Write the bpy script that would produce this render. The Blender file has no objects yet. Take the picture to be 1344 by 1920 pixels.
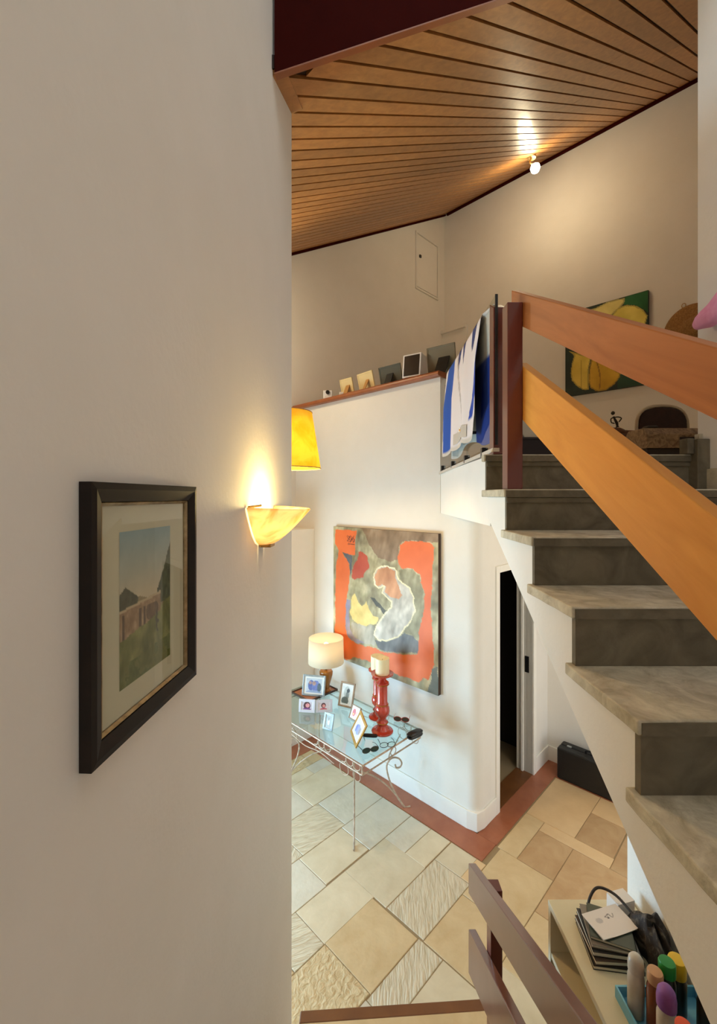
import bpy, bmesh, math, random
import numpy as np
from mathutils import Vector
random.seed(7)
R2 = math.sqrt(2.0)
EYE = 2.75                       # eye height above the lower floor
PI = math.pi
sc = bpy.context.scene
col = sc.collection

def lin(c):
    return tuple(((v/255.0)/12.92 if v/255.0 <= 0.04045 else ((v/255.0+0.055)/1.055)**2.4) for v in c)

# ------------------------------------------------------------------ camera, world, daylight, exposure
cam = bpy.data.cameras.new('camera'); camo = bpy.data.objects.new('camera', cam); col.objects.link(camo)
cam.sensor_fit = 'VERTICAL'; cam.sensor_height = 36.0; cam.lens = 815/1920*36.0
cam.shift_y = -29/1920; cam.clip_start = 0.02
camo.location = (0, 0, EYE); camo.rotation_euler = (PI/2, 0, 0)
sc.camera = camo

w = bpy.data.worlds.new('world'); sc.world = w; w.use_nodes = True
w.node_tree.nodes['Background'].inputs[0].default_value = (0.97, 0.985, 1.0, 1)
w.node_tree.nodes['Background'].inputs[1].default_value = 1.95

def area(name, loc, target, sx, sy, power, color):
    l = bpy.data.lights.new(name, 'AREA'); l.shape = 'RECTANGLE'; l.size = sx; l.size_y = sy
    l.energy = power; l.color = color
    o = bpy.data.objects.new(name, l); col.objects.link(o); o.location = loc
    o.rotation_euler = (Vector(target)-Vector(loc)).to_track_quat('-Z', 'Y').to_euler()
    return o
def H(p, q, z=0.0):              # house axes (walls stand at 45 degrees to the stair) -> world
    return ((p+q)/R2, (q-p)/R2, z)
area('window_daylight', H(-4.40, 0.55, 0.70), H(-3.0, 1.45, 0.45), 1.9, 1.1, 168, (0.44, 0.75, 1.0))

sc.view_settings.view_transform = 'Standard'; sc.view_settings.look = 'None'
sc.view_settings.exposure = 0.05; sc.view_settings.gamma = 1.0
sc.view_settings.use_curve_mapping = False
try:
    sc.cycles.max_bounces = 10; sc.cycles.diffuse_bounces = 6; sc.cycles.transparent_max_bounces = 16
    sc.cycles.sample_clamp_indirect = 4.0; sc.cycles.use_denoising = True
    sc.cycles.caustics_reflective = False; sc.cycles.caustics_refractive = False
except Exception: pass

# ------------------------------------------------------------------ materials
MATS = {}
def nt(name):
    m = bpy.data.materials.new(name); m.use_nodes = True
    return m, m.node_tree, m.node_tree.nodes['Principled BSDF']
def mat(name, c, rough=0.6, c2=None, scale=6.0, stretch=(1,1,1), bump=0.0, bscale=None, metal=0.0, detail=6.0,
        rand=0.0, spec=None, coat=0.0, emit=None, es=0.0, trans=0.0, dist=0.0, contrast=(0.3,0.7), rot=None):
    """procedural: two colours mixed by noise, optional bump, optional per-object value shift"""
    m, t, b = nt(name); N = t.nodes; L = t.links
    c1 = lin(c)+(1,); b.inputs['Roughness'].default_value = rough; b.inputs['Metallic'].default_value = metal
    if spec is not None: b.inputs['Specular IOR Level'].default_value = spec
    if coat: b.inputs['Coat Weight'].default_value = coat; b.inputs['Coat Roughness'].default_value = 0.12
    tc = N.new('ShaderNodeTexCoord'); mp = N.new('ShaderNodeMapping'); mp.inputs['Scale'].default_value = stretch
    if rot:
        m0 = N.new('ShaderNodeMapping'); m0.inputs['Rotation'].default_value = [math.radians(v) for v in rot]
        L.new(tc.outputs['Object'], m0.inputs[0]); L.new(m0.outputs[0], mp.inputs[0])
    else: L.new(tc.outputs['Object'], mp.inputs[0])
    no = N.new('ShaderNodeTexNoise'); no.inputs['Scale'].default_value = scale; no.inputs['Detail'].default_value = detail
    no.inputs['Roughness'].default_value = 0.6; no.inputs['Distortion'].default_value = dist
    L.new(mp.outputs[0], no.inputs['Vector'])
    rp = N.new('ShaderNodeValToRGB'); e = rp.color_ramp.elements
    e[0].position = contrast[0]; e[1].position = contrast[1]
    e[0].color = c1; e[1].color = (lin(c2)+(1,)) if c2 else tuple(min(1,v*1.06) for v in c1[:3])+(1,)
    L.new(no.outputs[0], rp.inputs[0]); out = rp.outputs[0]
    if rand:
        oi = N.new('ShaderNodeObjectInfo'); mr = N.new('ShaderNodeMapRange')
        mr.inputs[3].default_value = 1-rand; mr.inputs[4].default_value = 1+rand
        L.new(oi.outputs['Random'], mr.inputs[0])
        hs = N.new('ShaderNodeHueSaturation'); L.new(mr.outputs[0], hs.inputs['Value']); L.new(out, hs.inputs['Color'])
        out = hs.outputs[0]
    L.new(out, b.inputs['Base Color'])
    if bump:
        n2 = N.new('ShaderNodeTexNoise'); n2.inputs['Scale'].default_value = bscale or scale*3; n2.inputs['Detail'].default_value = 8
        L.new(mp.outputs[0], n2.inputs['Vector'])
        bp = N.new('ShaderNodeBump'); bp.inputs['Strength'].default_value = bump; bp.inputs['Distance'].default_value = 0.01
        L.new(n2.outputs[0], bp.inputs['Height']); L.new(bp.outputs[0], b.inputs['Normal'])
    if emit: b.inputs['Emission Color'].default_value = lin(emit)+(1,); b.inputs['Emission Strength'].default_value = es
    if trans: b.inputs['Transmission Weight'].default_value = trans
    MATS[name] = m; return m
mat('plaster', (228,224,215), 0.85, (233,229,221), 3, bump=0.10, bscale=60)
mat('trim_white', (236,233,224), 0.5, bump=0.02)
mat('plank_wood', (154,102,50), 0.46, (184,128,68), 1.6, stretch=(1.2,15,15), rot=(0,0,-45), rand=0.14, coat=0.12, bump=0.03, bscale=6, dist=0.6)
mat('plank_gap', (34,18,9), 0.8)
mat('fascia_wood', (50,10,7), 0.85, (60,14,9), 4, spec=0.04)
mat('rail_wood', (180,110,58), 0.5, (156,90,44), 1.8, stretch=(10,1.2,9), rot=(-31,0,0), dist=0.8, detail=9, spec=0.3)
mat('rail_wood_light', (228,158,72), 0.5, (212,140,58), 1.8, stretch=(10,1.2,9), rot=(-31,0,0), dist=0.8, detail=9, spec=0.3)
mat('post_wood', (88,30,18), 0.32, (100,36,20), 5, coat=0.45)
mat('dark_rail_wood', (116,76,60), 0.28, (98,56,40), 3.0, dist=0.8, coat=0.2)
mat('border_wood', (170,106,76), 0.42, (150,84,54), 5, rand=0.05, dist=0.5)
mat('nosing_wood', (120,74,34), 0.5, (100,58,24), 5)
mat('cap_wood', (160,92,46), 0.4, (136,72,32), 5, dist=0.5)
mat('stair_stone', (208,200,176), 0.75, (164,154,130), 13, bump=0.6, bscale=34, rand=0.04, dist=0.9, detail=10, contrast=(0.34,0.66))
mat('stair_stone_shaded', (112,102,82), 0.8, (84,76,60), 8, bump=0.35, bscale=22, rand=0.08, dist=0.9, detail=9, contrast=(0.34,0.66))  # same stone as the treads, darkened to carry the shade on the risers
mat('tile_smooth', (220,206,176), 0.5, (204,188,156), 5, bump=0.25, bscale=14, rand=0.05, dist=0.6)
mat('tile_grey', (214,206,186), 0.5, (200,190,168), 6, bump=0.3, bscale=22, rand=0.05)
mat('tile_tan', (212,188,146), 0.5, (194,166,122), 5, bump=0.35, bscale=14, rand=0.04, dist=0.6)
mat('tile_brown', (194,162,120), 0.55, (174,138,96), 5, bump=0.4, bscale=14, rand=0.04, dist=0.8)
mat('tile_pale', (222,190,144), 0.5, (212,178,132), 6, bump=0.1)
mat('grout', (150,130,98), 0.9)
mat('iron', (206,186,164), 0.5, (150,130,110), 30, metal=0.15)
mat('black_frame', (20,14,10), 0.6, (34,24,17), 20, spec=0.25)
mat('silver_fillet', (190,170,130), 0.35, (120,100,70), 30, metal=0.7)
mat('mat_board', (206,198,172), 0.9)
mat('brass', (150,120,70), 0.35, metal=0.8)
mat('red_glaze', (196,72,52), 0.18, (168,48,34), 9, coat=0.6, dist=0.6)
mat('candle_wax', (232,218,178), 0.5)
mat('amber', (184,120,36), 0.25, (140,82,20), 8, coat=0.4)
mat('dark_edge', (70,48,36), 0.5)
mat('tray_wood', (176,120,90), 0.5)
mat('silver', (186,194,196), 0.3, (150,158,160), 20, metal=0.6)
mat('pale_acrylic', (214,214,226), 0.2, coat=0.3)
mat('wood_frame', (168,140,106), 0.45, (140,112,80), 12)
mat('gold_frame', (206,164,84), 0.35, (180,132,54), 14, metal=0.3)
mat('black_plastic', (22,22,24), 0.3)
mat('black_matte', (16,16,18), 0.65, (24,24,26), 12, bump=0.1)
mat('black_leather', (14,15,17), 0.5, (22,22,24), 30, bump=0.2)
mat('green_lens', (30,52,48), 0.08, coat=0.6)
mat('white_paper', (236,228,222), 0.75)
mat('page_paper', (226,216,196), 0.8)
mat('cover_black', (32,28,26), 0.35); mat('cover_grey', (128,118,106), 0.4); mat('cover_green', (52,60,44), 0.4)
mat('cover_brown', (70,52,40), 0.4)
mat('cabinet_white', (226,216,186), 0.55, (218,206,172), 4)
mat('mesh_bag', (40,32,28), 0.75, (120,112,100), 22, detail=9, dist=1.5, bump=0.6, bscale=40, contrast=(0.5,0.72))
mat('strap', (44,36,32), 0.6)
mat('blue_plastic', (112,182,214), 0.4)
mat('bottle_white', (214,206,192), 0.35, (186,176,160), 12)
mat('bottle_clear', (190,186,176), 0.2); mat('bottle_brown', (104,54,28), 0.25, (132,74,40), 8)
mat('tan_cap', (198,150,104), 0.4); mat('green_cap', (30,130,46), 0.35); mat('purple_cap', (122,62,140), 0.5, (146,90,160), 30)
mat('yellow_cap', (226,184,30), 0.4); mat('orange_cap', (226,82,24), 0.4); mat('bottle_dark', (24,26,24), 0.3, (50,46,36), 10)
mat('cream_card', (214,196,146), 0.6); mat('strut_tan', (176,132,72), 0.6)
mat('slate_back', (70,72,64), 0.5); mat('grey_back', (112,108,92), 0.5)
mat('white_gloss', (228,230,232), 0.3)
mat('woven_straw', (176,132,74), 0.8, (132,92,46), 60, bump=0.6, bscale=120)
mat('pink_cloth', (242,172,204), 0.85, (230,146,184), 20, bump=0.2)
mat('chair_velvet', (44,22,16), 0.7, (60,32,24), 20); mat('pale_frame', (190,178,154), 0.5)
mat('chest_leather', (168,142,106), 0.6, (92,66,44), 20, detail=8, dist=1.5); mat('chest_dark', (36,22,16), 0.6)
mat('bronze', (44,36,30), 0.4, metal=0.4); mat('walnut', (110,70,40), 0.5, (84,50,26), 8)
mat('parcel', (200,186,160), 0.7)
mat('dark_room', (30,22,16), 0.9)  # near-black wall colour stands in for the darkness of the unlit room
mat('hem_tape', (198,188,174), 0.7); mat('chrome', (220,220,220), 0.15, metal=1.0)
mat('flag_green', (34,62,44), 0.8, (120,140,120), 9, contrast=(0.5,0.75)); mat('flag_yellow', (226,178,40), 0.8)
mat('bulb', (255,240,210), 0.4, emit=(255,226,170), es=12.0)
mat('bulb_hot', (255,250,240), 0.4, emit=(255,244,220), es=22.0)

def shade_mat(name, c, tr=0.5, c2=None, scale=6, es=0.0):
    m = bpy.data.materials.new(name); m.use_nodes = True; t = m.node_tree; N = t.nodes; L = t.links
    N.remove(N['Principled BSDF']); out = N['Material Output']
    no = N.new('ShaderNodeTexNoise'); no.inputs['Scale'].default_value = scale; no.inputs['Detail'].default_value = 6
    no.inputs['Distortion'].default_value = 1.5
    tc = N.new('ShaderNodeTexCoord'); L.new(tc.outputs['Object'], no.inputs['Vector'])
    rp = N.new('ShaderNodeValToRGB'); rp.color_ramp.elements[0].position = 0.35; rp.color_ramp.elements[1].position = 0.6
    rp.color_ramp.elements[0].color = lin(c2 or c)+(1,); rp.color_ramp.elements[1].color = lin(c)+(1,)
    L.new(no.outputs[0], rp.inputs[0])
    d = N.new('ShaderNodeBsdfDiffuse'); tr_ = N.new('ShaderNodeBsdfTranslucent'); mx = N.new('ShaderNodeMixShader')
    mx.inputs[0].default_value = tr
    L.new(rp.outputs[0], d.inputs[0]); L.new(rp.outputs[0], tr_.inputs[0])
    L.new(d.outputs[0], mx.inputs[1]); L.new(tr_.outputs[0], mx.inputs[2])
    if es:
        em = N.new('ShaderNodeEmission'); L.new(rp.outputs[0], em.inputs[0]); em.inputs[1].default_value = es
        ad = N.new('ShaderNodeAddShader'); L.new(mx.outputs[0], ad.inputs[0]); L.new(em.outputs[0], ad.inputs[1])
        L.new(ad.outputs[0], out.inputs[0])
    else: L.new(mx.outputs[0], out.inputs[0])
    MATS[name] = m; return m
shade_mat('yellow_shade', (255,228,84), 0.5, (254,208,52), 7, es=0.16)
shade_mat('white_shade', (246,236,214), 0.5, es=0.08)
shade_mat('alabaster', (250,232,190), 0.5, (228,194,132), 12, es=0.16)

def glass_mat(name, tint, rough=0.0, ior=1.5, mix=0.10):
    """thin clear sheet: mostly see-through, mirror-like at grazing angles"""
    m = bpy.data.materials.new(name); m.use_nodes = True; t = m.node_tree; N = t.nodes; L = t.links
    N.remove(N['Principled BSDF']); out = N['Material Output']
    tr = N.new('ShaderNodeBsdfTransparent'); tr.inputs[0].default_value = tint+(1,)
    gl = N.new('ShaderNodeBsdfGlossy'); gl.inputs['Roughness'].default_value = rough
    fr = N.new('ShaderNodeFresnel'); fr.inputs[0].default_value = ior
    ge = N.new('ShaderNodeNewGeometry'); iv = N.new('ShaderNodeMath'); iv.operation = 'SUBTRACT'; iv.inputs[0].default_value = 1.0
    L.new(ge.outputs['Backfacing'], iv.inputs[1]); mu = N.new('ShaderNodeMath'); mu.operation = 'MULTIPLY'
    L.new(fr.outputs[0], mu.inputs[0]); L.new(iv.outputs[0], mu.inputs[1])
    mx = N.new('ShaderNodeMixShader'); L.new(mu.outputs[0], mx.inputs[0])
    L.new(tr.outputs[0], mx.inputs[1]); L.new(gl.outputs[0], mx.inputs[2]); L.new(mx.outputs[0], out.inputs[0])
    MATS[name] = m; return m
glass_mat('rail_glass', (0.92, 0.94, 0.92), ior=1.2)
glass_mat('table_glass', (0.84, 0.96, 0.97), ior=2.7)
glass_mat('frame_glass', (0.96, 0.97, 0.95), ior=1.4)

def tile_rough_mat(name, c, c2, ang, sx=60, sy=9):
    """split stone with deep combed ridges"""
    m, t, b = nt(name); N = t.nodes; L = t.links; b.inputs['Roughness'].default_value = 0.55
    tc = N.new('ShaderNodeTexCoord'); mp = N.new('ShaderNodeMapping'); mp.inputs['Rotation'].default_value = (0,0,ang)
    mp2 = N.new('ShaderNodeMapping'); mp2.inputs['Scale'].default_value = (sx, sy, 1)
    L.new(tc.outputs['Object'], mp.inputs[0]); L.new(mp.outputs[0], mp2.inputs[0])
    no = N.new('ShaderNodeTexNoise'); no.inputs['Scale'].default_value = 1.0; no.inputs['Detail'].default_value = 4
    no.inputs['Distortion'].default_value = 0.6; L.new(mp2.outputs[0], no.inputs['Vector'])
    rp = N.new('ShaderNodeValToRGB'); rp.color_ramp.elements[0].color = lin(c2)+(1,); rp.color_ramp.elements[1].color = lin(c)+(1,)
    rp.color_ramp.elements[0].position = 0.35; rp.color_ramp.elements[1].position = 0.62
    L.new(no.outputs[0], rp.inputs[0]); L.new(rp.outputs[0], b.inputs['Base Color'])
    bp = N.new('ShaderNodeBump'); bp.inputs['Strength'].default_value = 0.9; bp.inputs['Distance'].default_value = 0.012
    L.new(no.outputs[0], bp.inputs['Height']); L.new(bp.outputs[0], b.inputs['Normal'])
    MATS[name] = m
tile_rough_mat('tile_combed', (214,200,172), (192,176,146), 0.12)
tile_rough_mat('tile_combed_cross', (214,202,174), (194,178,148), 1.25, 50, 9)
tile_rough_mat('tile_pitted', (212,190,148), (192,166,122), 0.3, 34, 26)
def art_mat(name, rough=0.55):
    m, t, b = nt(name); a = t.nodes.new('ShaderNodeAttribute'); a.attribute_name = 'paint'
    t.links.new(a.outputs['Color'], b.inputs['Base Color']); b.inputs['Roughness'].default_value = rough
    MATS[name] = m
art_mat('oil_paint'); art_mat('print_paper', 0.8); art_mat('photo_paper', 0.3); art_mat('dyed_cloth', 0.85)

# ------------------------------------------------------------------ mesh helpers
class MB:
    def __init__(s): s.v = []; s.f = []
    def add(s, vs, fs):
        n = len(s.v); s.v += [tuple(x) for x in vs]; s.f += [tuple(i+n for i in q) for q in fs]; return s
    def hexa(s, b, t):           # bottom 4, top 4 (same order)
        return s.add(list(b)+list(t), [(3,2,1,0),(4,5,6,7),(0,1,5,4),(1,2,6,5),(2,3,7,6),(3,0,4,7)])
    def box(s, x0,x1,y0,y1,z0,z1):
        b = [(x0,y0,z0),(x1,y0,z0),(x1,y1,z0),(x0,y1,z0)]
        return s.hexa(b, [(x,y,z1) for x,y,_ in b])
    def hbox(s, p0,p1,q0,q1,z0,z1):
        b = [H(p0,q0,z0),H(p1,q0,z0),H(p1,q1,z0),H(p0,q1,z0)]
        return s.hexa(b, [(x,y,z1) for x,y,_ in b])
    def obox(s, c, ax, ay, az, sx, sy, sz):   # oriented box, centre c, unit axes, full sizes
        c = Vector(c); ax = Vector(ax)*sx/2; ay = Vector(ay)*sy/2; az = Vector(az)*sz/2
        b = [c-ax-ay-az, c+ax-ay-az, c+ax+ay-az, c-ax+ay-az]
        return s.hexa(b, [x+2*az for x in b])
    def prism(s, poly, z0, z1):
        n = len(poly)
        return s.add([(x,y,z0) for x,y in poly]+[(x,y,z1) for x,y in poly],
                     [tuple(range(n-1,-1,-1)), tuple(range(n,2*n))]+[(i,(i+1)%n,n+(i+1)%n,n+i) for i in range(n)])
    def xprism(s, poly, x0, x1): # polygon in (y,z), extruded along x
        n = len(poly)
        return s.add([(x0,y,z) for y,z in poly]+[(x1,y,z) for y,z in poly],
                     [tuple(range(n-1,-1,-1)), tuple(range(n,2*n))]+[(i,(i+1)%n,n+(i+1)%n,n+i) for i in range(n)])
    def tube(s, pts, r, n=8, closed=False):
        pts = [Vector(p) for p in pts]; m = len(pts); rings = []; up = None
        for i, p in enumerate(pts):
            a = pts[(i-1) % m] if (closed or i) else pts[0]; b = pts[(i+1) % m] if (closed or i < m-1) else pts[-1]
            t = (b-a)
            if t.length < 1e-9: t = Vector((0,0,1))
            t.normalize()
            if up is None:
                up = Vector((0,0,1)) if abs(t.z) < 0.9 else Vector((1,0,0))
            u = (up-t*up.dot(t))
            if u.length < 1e-6: u = Vector((1,0,0))-t*t.x
            u.normalize(); up = u; v = t.cross(u)
            rr = r[i] if isinstance(r, (list,tuple)) else r
            rings.append([p+u*rr*math.cos(2*PI*k/n)+v*rr*math.sin(2*PI*k/n) for k in range(n)])
        vs = [x for g in rings for x in g]; fs = []
        for i in range(m if closed else m-1):
            j = (i+1) % m
            for k in range(n): fs.append((i*n+k, i*n+(k+1)%n, j*n+(k+1)%n, j*n+k))
        if not closed: fs += [tuple(range(n-1,-1,-1)), tuple((m-1)*n+k for k in range(n))]
        return s.add(vs, fs)
    def lathe(s, prof, c, n=28, cap=True, sx=1.0, sy=1.0):
        vs = []; fs = []; m = len(prof)
        for r, z in prof:
            for k in range(n): vs.append((c[0]+r*sx*math.cos(2*PI*k/n), c[1]+r*sy*math.sin(2*PI*k/n), c[2]+z))
        for i in range(m-1):
            for k in range(n): fs.append((i*n+k, i*n+(k+1)%n, (i+1)*n+(k+1)%n, (i+1)*n+k))
        if cap: fs += [tuple(range(n-1,-1,-1)), tuple((m-1)*n+k for k in range(n))]
        return s.add(vs, fs)
    def grid(s, fn, nu, nv):
        vs = [fn(i/(nu-1), j/(nv-1)) for j in range(nv) for i in range(nu)]
        return s.add(vs, [(j*nu+i, j*nu+i+1, (j+1)*nu+i+1, (j+1)*nu+i) for j in range(nv-1) for i in range(nu-1)])

ORIG = {}
def build(name, mb, m, parent=None, smooth=False, bevel=0.0, fixn=True, solid=0.0):
    me = bpy.data.meshes.new(name); o = bpy.data.objects.new(name, me); col.objects.link(o)
    if parent is not None: base = ORIG[parent.name]
    else:
        a = np.array(mb.v); base = ((a[:,0].min()+a[:,0].max())/2, (a[:,1].min()+a[:,1].max())/2, a[:,2].min()); o.location = base
    me.from_pydata([(x-base[0], y-base[1], z-base[2]) for x,y,z in mb.v], [], mb.f)
    ORIG[o.name] = base
    if parent is not None: o.parent = parent
    if fixn:
        b = bmesh.new(); b.from_mesh(me); bmesh.ops.recalc_face_normals(b, faces=b.faces); b.to_mesh(me); b.free()
    me.materials.append(MATS[m])
    if smooth:
        for p in me.polygons: p.use_smooth = True
        try: me.set_sharp_from_angle(angle=math.radians(40))
        except Exception: pass
    if solid:
        md = o.modifiers.new('s', 'SOLIDIFY'); md.thickness = solid; md.offset = 0
    if bevel:
        md = o.modifiers.new('b', 'BEVEL'); md.width = bevel; md.segments = 2; md.limit_method = 'ANGLE'
    me.update(); return o
def thing(name, loc, label, cat, group=None):
    o = bpy.data.objects.new(name, None); col.objects.link(o); o.location = loc; o.empty_display_size = 0.05
    ORIG[o.name] = tuple(loc); return tag(o, label, cat, group)
def tag(o, label, cat, group=None, kind=None):
    o['label'] = label; o['category'] = cat
    if group: o['group'] = group
    if kind: o['kind'] = kind
    return o
def struct(o, label, cat='wall'):
    o['kind'] = 'structure'; o['label'] = label; o['category'] = cat; return o
def cr(pts, n=8):                # Catmull-Rom through points
    P = [Vector(p) for p in pts]; P = [P[0]*2-P[1]]+P+[P[-1]*2-P[-2]]; out = []
    for i in range(1, len(P)-2):
        a,b,c,d = P[i-1:i+3]
        for k in range(n):
            t = k/n
            out.append(0.5*((2*b)+(c-a)*t+(2*a-5*b+4*c-d)*t*t+(3*b-a-3*c+d)*t**3))
    out.append(P[-2]); return out

# painting: a fine grid of points, each with its own pigment
def vnoise(u, v, s, seed):
    rng = np.random.RandomState(seed); n = 64; g = rng.rand(n, n)
    x = u*s; y = v*s; i = np.floor(x).astype(int); j = np.floor(y).astype(int); a = x-i; b = y-j
    a = a*a*(3-2*a); b = b*b*(3-2*b)
    G = lambda p, q: g[p % n, q % n]
    return (G(i,j)*(1-a)+G(i+1,j)*a)*(1-b)+(G(i,j+1)*(1-a)+G(i+1,j+1)*a)*b
def fbm(u, v, s, seed): return sum(vnoise(u, v, s*2**k, seed+k)*0.5**(k+1) for k in range(4))/0.9375
def inside(u, v, poly):
    r = np.zeros(u.shape, bool); n = len(poly)
    for i in range(n):
        x1,y1 = poly[i]; x2,y2 = poly[(i+1)%n]
        if y1 == y2: continue
        c = ((y1 > v) != (y2 > v)) & (u < (x2-x1)*(v-y1)/(y2-y1)+x1); r ^= c
    return r
def edge_dist(u, v, poly):
    d = np.full(u.shape, 9.0); n = len(poly)
    for i in range(n):
        x1,y1 = poly[i]; x2,y2 = poly[(i+1)%n]; dx,dy = x2-x1,y2-y1; L = dx*dx+dy*dy+1e-12
        t = np.clip(((u-x1)*dx+(v-y1)*dy)/L, 0, 1)
        d = np.minimum(d, np.hypot(u-x1-t*dx, v-y1-t*dy))
    return d
def canvas(name, fn, nu, nv, paint, m, parent):
    """fn(u,v) -> world point, u right, v down; paint(U,V) -> rgb 0..255 array"""
    mb = MB().grid(fn, nu, nv); o = build(name, mb, m, parent, fixn=False)
    U, V = np.meshgrid(np.linspace(0,1,nu), np.linspace(0,1,nv)); rgb = np.clip(paint(U, V)/255.0, 0, 1)
    rgb = np.where(rgb <= 0.04045, rgb/12.92, ((rgb+0.055)/1.055)**2.4)
    ca = o.data.color_attributes.new('paint', 'FLOAT_COLOR', 'POINT')
    ca.data.foreach_set('color', np.concatenate([rgb.reshape(-1,3), np.ones((nu*nv,1))], 1).astype(np.float32).ravel())
    return o
def put(img, mask, c, n=None, amp=0):
    cc = np.array(c, float)
    img[mask] = cc if n is None else cc+((n[mask]-0.5)*amp)[:,None]

# ================================================================== THE SETTING
CEIL = lambda q: EYE+1.044+0.601*q         # underside of the sloping plank ceiling
UP = EYE+0.205                             # upper floor
SLAB = EYE-0.145                           # underside of the upper floor
LANDZ = EYE+0.031-0.172*9
WL = lambda y: -0.427+0.06*y               # face of the left wall

# ---- lower floor: bedding + one stone per tile
fl = build('floor', MB().hbox(-4.40,2.3,-2.6,4.8,-0.12,-0.0045), 'grout'); struct(fl, 'pale stone tile floor of the lower hall', 'floor')
tiles = [  # p0,p1,q0,q1,material  (traced)
 (-1.92,-1.625,2.195,2.735,'tile_combed'),(-2.325,-1.93,2.19,2.625,'tile_smooth'),(-2.325,-2.04,1.745,2.185,'tile_smooth'),
 (-2.035,-1.655,1.75,2.17,'tile_tan'),(-1.645,-1.475,1.715,2.175,'tile_combed'),(-2.65,-2.345,2.02,2.45,'tile_smooth'),
 (-2.03,-1.66,1.30,1.74,'tile_pitted'),(-2.325,-2.04,1.52,1.735,'tile_combed_cross'),(-2.325,-2.04,1.10,1.51,'tile_pitted'),
 (-2.65,-2.335,1.58,2.01,'tile_grey'),(-2.65,-2.335,1.14,1.57,'tile_grey'),
 (-2.325,-2.125,2.63,2.965,'tile_grey'),(-2.115,-1.935,2.63,2.965,'tile_smooth'),(-1.92,-1.70,2.745,2.965,'tile_smooth'),
 (-2.65,-2.335,2.46,2.965,'tile_grey'),(-3.01,-2.66,2.505,2.965,'tile_grey'),(-3.01,-2.66,2.06,2.495,'tile_combed_cross'),
 (-3.01,-2.66,1.60,2.05,'tile_combed'),(-3.36,-3.02,2.45,2.965,'tile_smooth'),(-3.36,-3.02,2.02,2.44,'tile_grey'),
 (-1.465,-1.03,1.72,2.175,'tile_smooth'),(-1.65,-1.22,1.26,1.705,'tile_grey'),
 (-1.615,-1.22,2.19,2.63,'tile_tan'),(-1.615,-1.22,2.64,3.18,'tile_tan'),(-1.695,-1.625,2.745,2.965,'tile_pale'),
 (-1.64,-1.49,3.19,3.70,'tile_tan'),(-1.48,-1.22,3.19,3.58,'tile_brown'),(-1.48,-0.965,3.59,3.70,'tile_pale'),
 (-1.21,-0.79,2.87,3.58,'tile_brown'),(-1.64,-1.25,3.71,4.37,'tile_pale'),(-1.24,-0.97,3.71,4.10,'tile_brown'),
 (-0.955,-0.55,3.59,4.10,'tile_brown'),(-1.24,-0.55,4.11,4.37,'tile_pale'),
 (-1.21,-0.80,2.40,2.86,'tile_tan'),
]
rs = 0.02; P0, Q0 = -4.26, -1.2; NP, NQ = int(6.0/rs), int(5.6/rs); occ = np.zeros((NP, NQ), bool)
def mark(p0,p1,q0,q1):
    a,b = int(round((p0-P0)/rs)), int(round((p1-P0)/rs)); c,d = int(round((q0-Q0)/rs)), int(round((q1-Q0)/rs))
    occ[max(a,0):max(b,0), max(c,0):max(d,0)] = True
mark(-4.4,-1.65,2.975,9)                       # wood border, wall and rooms behind it
mark(-4.4,-3.92,2.4,3.3); mark(-4.4,9,4.375,9)
for t in tiles: mark(*t[:4])
rng = random.Random(3)
for a in range(NP):
    for c in range(NQ):
        if occ[a, c]: continue
        wp = rng.choice((15,17,19,21)); wq = rng.choice((17,20,22,25)); b = a
        d = c
        while d < NQ and d-c < wq and not occ[a, d]: d += 1
        if d < NQ and not occ[a, d]:
            k = d
            while k < NQ and not occ[a, k] and k-d < 6: k += 1
            if k-d < 6: d = k
        while b < NP and b-a < wp and not occ[b, c:d].any(): b += 1
        occ[a:b, c:d] = True
        p0, p1, q0, q1 = P0+a*rs, P0+b*rs, Q0+c*rs, Q0+d*rs
        if p1-p0 < 0.05 or q1-q0 < 0.05: continue
        tiles.append((p0+.004, p1-.004, q0+.004, q1-.004, rng.choice(('tile_smooth','tile_smooth','tile_tan','tile_grey','tile_pitted','tile_combed'))))
def tile(t, parent):
    g = -0.0028; z = rng.uniform(-0.0012, 0.0012); c = 0.0025
    p0,p1,q0,q1 = t[0]+g,t[1]-g,t[2]+g,t[3]-g
    cp, cq = (p0+p1)/2, (q0+q1)/2; ox, oy, _ = H(cp, cq)
    me = bpy.data.meshes.new('floor_tile'); o = bpy.data.objects.new('floor_tile', me); col.objects.link(o)
    A = [H(a-cp,b-cq,-0.02) for a,b in ((p0,q0),(p1,q0),(p1,q1),(p0,q1))]
    B = [H(a-cp,b-cq,z-0.004) for a,b in ((p0,q0),(p1,q0),(p1,q1),(p0,q1))]
    C_ = [H(a-cp,b-cq,z) for a,b in ((p0+c,q0+c),(p1-c,q0+c),(p1-c,q1-c),(p0+c,q1-c))]
    vs = A+B+C_; fs = [(8,9,10,11)]
    for k in range(4): j = (k+1)%4; fs += [(k,j,4+j,4+k),(4+k,4+j,8+j,8+k)]
    me.from_pydata(vs, [], fs); me.materials.append(MATS[t[4]]); me.update()
    b0 = ORIG[parent.name]; o.parent = parent; o.location = (ox-b0[0], oy-b0[1], -b0[2]); return o
for t in tiles: tile(t, fl)

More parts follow.
